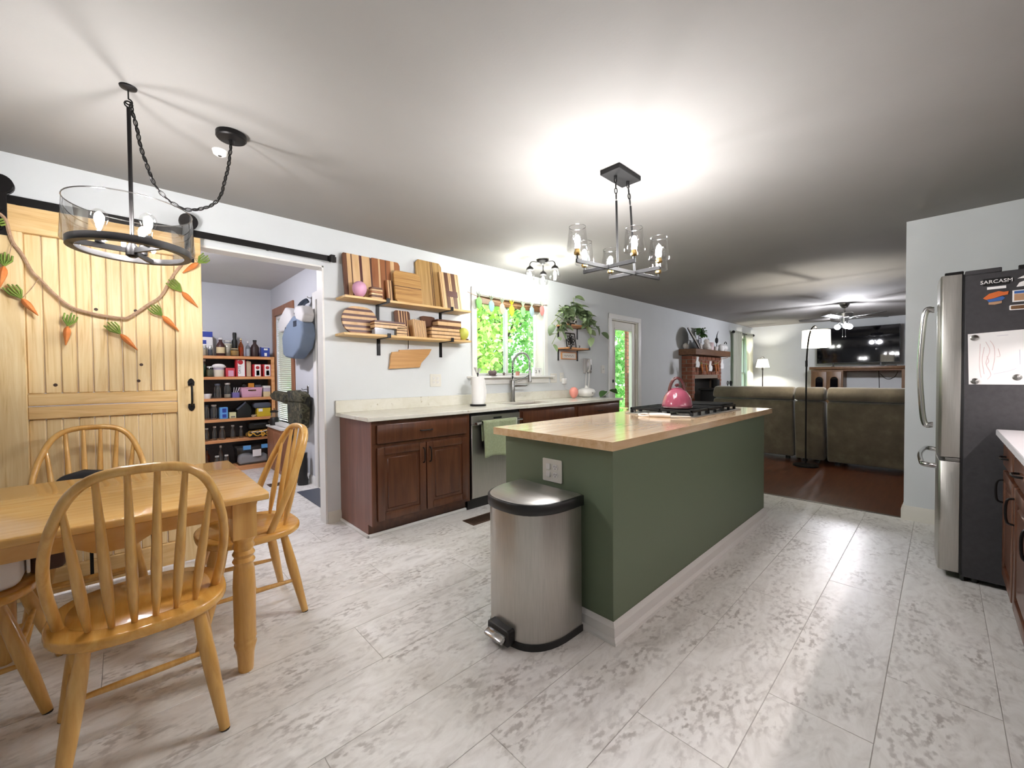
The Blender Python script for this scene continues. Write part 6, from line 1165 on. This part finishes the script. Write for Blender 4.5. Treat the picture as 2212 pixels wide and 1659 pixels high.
B(11.60, 12.09, 1.50, 2.09, 0, 1.29).build('tower', 'oak_cab', mc, bevel=.004); B(11.60, 12.09, .40, .56, 0, 1.29).build('tower', 'oak_cab', mc, bevel=.004); B(11.57, 12.095, .38, 2.12, 1.30, 1.362).build('top', 'oak_cab', mc, bevel=.008, seg=2); B(11.60, 12.0, .56, 1.50, 1.265, 1.30).build('bridge', 'mantel_wood', mc)
for a, b in ((1.80, 2.06), (1.53, 1.79)):
    d = B(11.578, 11.6, a, b, .05, 1.25).build('door', 'oak_cab', mc, bevel=.006, seg=2); m_ = (a+b)/2
    pts = [(m_-.075, .2)]+[(m_-.075*math.cos(t), 1.06+.08*math.sin(t)) for t in [PI*i/10 for i in range(11)]]+[(m_+.075, .2)]
    MB().prism(pts, 'x', 11.572, 11.579).build('arch_pane', 'tv_black', d)
    MB().tube([(11.573, p[0], p[1]) for p in pts], .008, 6, closed=True).build('arch_bead', 'oak_cab', d)
tg = thing('tv_box', 'small black box on the media cabinet under television', 'box', (11.68, .72, 1.363)); B(11.62, 11.74, .64, .80, 1.3625, 1.39).build('case', 'black_plastic', tg, bevel=.003)
cdx = thing('hanging_cable', 'black cord hanging on the wall below the media cabinet', 'cord', (12.08, .9, .3)); MB().tube(spline([(12.085, .95, 1.26), (12.085, .94, .9), (12.085, .94, .4)], 5), .006, 5).build('cable', 'black_plastic', cdx); MB().tube(spline([(12.085, .93, 1.2), (12.085, .82, 1.08), (12.085, .70, 1.12), (12.085, .64, 1.24)], 5), .005, 5).build('cable', 'black_plastic', cdx)
# ceiling fan with lights
fn = thing('ceiling_fan', 'brushed nickel five blade ceiling fan with glowing globes', 'ceiling fan', (9.2, 1.18, 2.0)); ax_, ay_ = 9.2, 1.18
MB().lathe([(.02, -.09), (.045, -.075), (.07, -.03), (.075, 0)], (ax_, ay_, HC-.0005), 20).build('canopy', 'nickel', fn); MB().lathe([(.012, -.16), (.012, -.08)], (ax_, ay_, HC), 10).build('downrod', 'nickel', fn)
MB().lathe([(.06, 2.18), (.12, 2.19), (.125, 2.255), (.11, 2.275), (.03, 2.285)], (ax_, ay_, 0), 24).build('motor_housing', 'nickel', fn)
mat('fan_blade', '#2b2927', .45)
for k in range(5):
    a = math.radians(20+72*k); Rz = Matrix.Translation((ax_, ay_, 2.19)) @ Matrix.Rotation(a, 4, 'Z') @ Matrix.Rotation(math.radians(11), 4, 'X')
    bl2 = MB().prism([(.17, -.05), (.62, -.072), (.66, -.05), (.66, .05), (.62, .072), (.17, .05)], 'z', -.004, .004).xf(Rz).build('blade', 'fan_blade', fn, bevel=.002); MB().prism([(.05, -.02), (.2, -.035), (.2, .035), (.05, .02)], 'z', -.012, -.005).xf(Rz).build('blade_iron', 'chrome', bl2, bevel=.001)
MB().lathe([(.02, 2.05), (.05, 2.08), (.06, 2.18)], (ax_, ay_, 0), 18).build('light_kit', 'chrome', fn)
for k in range(3):
    a = math.radians(80+120*k); p = Vector((ax_+.10*math.cos(a), ay_+.10*math.sin(a), 2.03)); MB().tube([(ax_, ay_, 2.10), (ax_+.07*math.cos(a), ay_+.07*math.sin(a), 2.11), (p.x, p.y, 2.075)], .008, 6).build('arm', 'chrome', fn); MB().ell((p.x, p.y, 2.03), .042, .042, .042).build('globe', 'globe_glow' if 'globe_glow' in M else emis('globe_glow', '#f5f6ff', 520*BULB), fn, sharp=80)
for dx in (-.02, .02): MB().tube([(ax_-.03, ay_+dx, 2.06), (ax_-.03, ay_+dx, 1.86)], .0025, 5).build('pull_chain', 'chrome', fn); MB().lathe([(.004, .03), (.012, .012), (.004, 0)], (ax_-.03, ay_+dx, 1.835), 8).build('pull_knob', 'chrome', fn)

# ---------------------------------------------------------------- outside: lawn, porch post, trees
gd = B(-30, 60, 3.8, 80, -.6, -.55).build('ground', 'grass', base=(10, 20, -.55)); gd['kind'] = 'structure'
dk = B(5.2, 12.5, Wy+.13, 6.3, -.12, -.04).build('porch_deck', 'mortar', base=(8, 4.8, -.04)); dk['kind'] = 'structure'
pp_ = thing('porch_post', 'white porch post outside the glass back door', 'post', (7.94, 4.6, -.04)); B(7.83, 7.98, 4.54, 4.62, -.04, 2.5).build('shaft', 'white_trim', pp_); B(7.81, 8.0, 4.525, 4.635, -.04, .12).build('plinth', 'white_trim', pp_)
bw_ = thing('porch_wall', 'brick corner of the house wall seen through glass door', 'wall', (7.75, 4.7, -.04)); B(7.70, 7.80, 4.575, 4.62, -.04, 2.5).build('mortar_core', 'mortar', bw_)
z = -.03; k = 0
while z < 2.45:
    for a, b in (((7.695, 7.805),) if k % 2 else ((7.695, 7.745), (7.755, 7.805))): o = brick_ob(bw_, (1, .01, .065), ('p', 1)); o.location = Vector((a, 4.567, z))-ORG[bw_]; o.scale = (b-a, 1, 1)
    o = brick_ob(bw_, (.01, .045, .065), ('q', 1)); o.location = Vector((7.692, 4.576, z))-ORG[bw_]; z += .075; k += 1
yc = thing('patio_chair', 'pale yellow slatted patio chair on the porch', 'chair', (7.3, 4.75, -.04)); mat('yellow_wood', '#e3d79a', .6)
for i in range(5): B(7.0+i*.085, 7.075+i*.085, 4.95, 4.97, .3, .85).build('back_slat', 'yellow_wood', yc)
for x in (6.97, 7.43): B(x-.025, x+.025, 4.4, 5.0, .52, .545).build('arm', 'yellow_wood', yc); B(x-.02, x+.02, 4.42, 4.47, -.04, .52).build('leg', 'yellow_wood', yc); B(x-.02, x+.02, 4.93, 4.98, -.04, .9).build('leg', 'yellow_wood', yc)
for i in range(5): B(6.98, 7.42, 4.45+i*.1, 4.53+i*.1, .3, .32).build('seat_slat', 'yellow_wood', yc)
def tree(lab, x, y, h, r, m, n, seed, zb=-.55, s=(.16, .30)):
    random.seed(seed); t = thing('leafy_tree', lab, 'tree', (x, y, zb), 'leafy trees in the garden'); MB().tube(spline([(x, y, zb), (x+.1, y, zb+h*.3), (x-.1, y+.1, zb+h*.6), (x, y, zb+h*.9)], 4), [.14-.009*i for i in range(13)], 8).build('trunk', 'bark', t)
    br = MB()
    for k in range(9):
        a = random.uniform(0, 2*PI); z0 = zb+h*random.uniform(.25, .7); p = Vector((x, y, z0)); q = p+Vector((math.cos(a)*r*.8, math.sin(a)*r*.8, h*.18)); br.tube([p, p.lerp(q, .5)+Vector((0, 0, .1)), q], [.05, .03, .01], 5)
    br.build('branches', 'bark', t); vs = []; fs = []
    for k in range(n):
        th, ph_ = random.uniform(0, 2*PI), math.acos(random.uniform(-1, 1)); rr = r*random.uniform(.35, 1)**.6*(1+.25*math.sin(3*th+seed)*math.sin(4*ph_))
        c = Vector((x+rr*math.sin(ph_)*math.cos(th), y+rr*math.sin(ph_)*math.sin(th), zb+h*.55+rr*h/r*.48*math.cos(ph_)))
        d = Vector((random.gauss(0, 1), random.gauss(0, 1), random.gauss(-.3, .7))).normalized(); u = d.orthogonal().normalized(); u = Matrix.Rotation(random.uniform(0, 6), 3, d) @ u; L_ = random.uniform(*s); w_ = L_*.36; i0 = len(vs)
        vs += [c, c+d*L_*.45+u*w_, c+d*L_, c+d*L_*.45-u*w_]; fs.append((i0, i0+1, i0+2, i0+3))
    mb = MB(); mb.v = [tuple(v) for v in vs]; mb.f = fs
    org = ORG[t]; me = bpy.data.meshes.new('foliage'); me.from_pydata([tuple(Vector(v)-org) for v in mb.v], [], mb.f); me.materials.append(M[m]); o = bpy.data.objects.new('foliage', me); col.objects.link(o); o.parent = t; o['kind'] = 'stuff'
tree('bright lime tree outside the left pane of kitchen window', 5.0, 7.6, 5.0, 1.7, 'leaf_bright', 8500, 1, s=(.08, .17)); tree('mid green tree outside the right pane of kitchen window', 7.6, 8.4, 5.6, 1.9, 'leaf_mid', 8500, 2, s=(.08, .17)); tree('pale tree behind the garden trees seen in window', 6.2, 12.0, 7.0, 2.6, 'leaf_bright', 4200, 3)
tree('fresh green tree outside the glass back door', 13.0, 8.6, 5.2, 2.0, 'leaf_mid', 8000, 4, s=(.1, .2)); tree('tall tree further behind, seen through glass door', 17.0, 12.5, 8.0, 3.4, 'leaf_bright', 4500, 5); tree('broad tree at left of the garden', 2.0, 13.0, 7.0, 2.8, 'leaf_mid', 3500, 6); tree('distant tree behind the right part of garden', 10.5, 15.0, 8.5, 3.4, 'leaf_mid', 4200, 8); tree('large tree at the far right of garden', 22.0, 10.5, 8.0, 3.2, 'leaf_mid', 4200, 9)
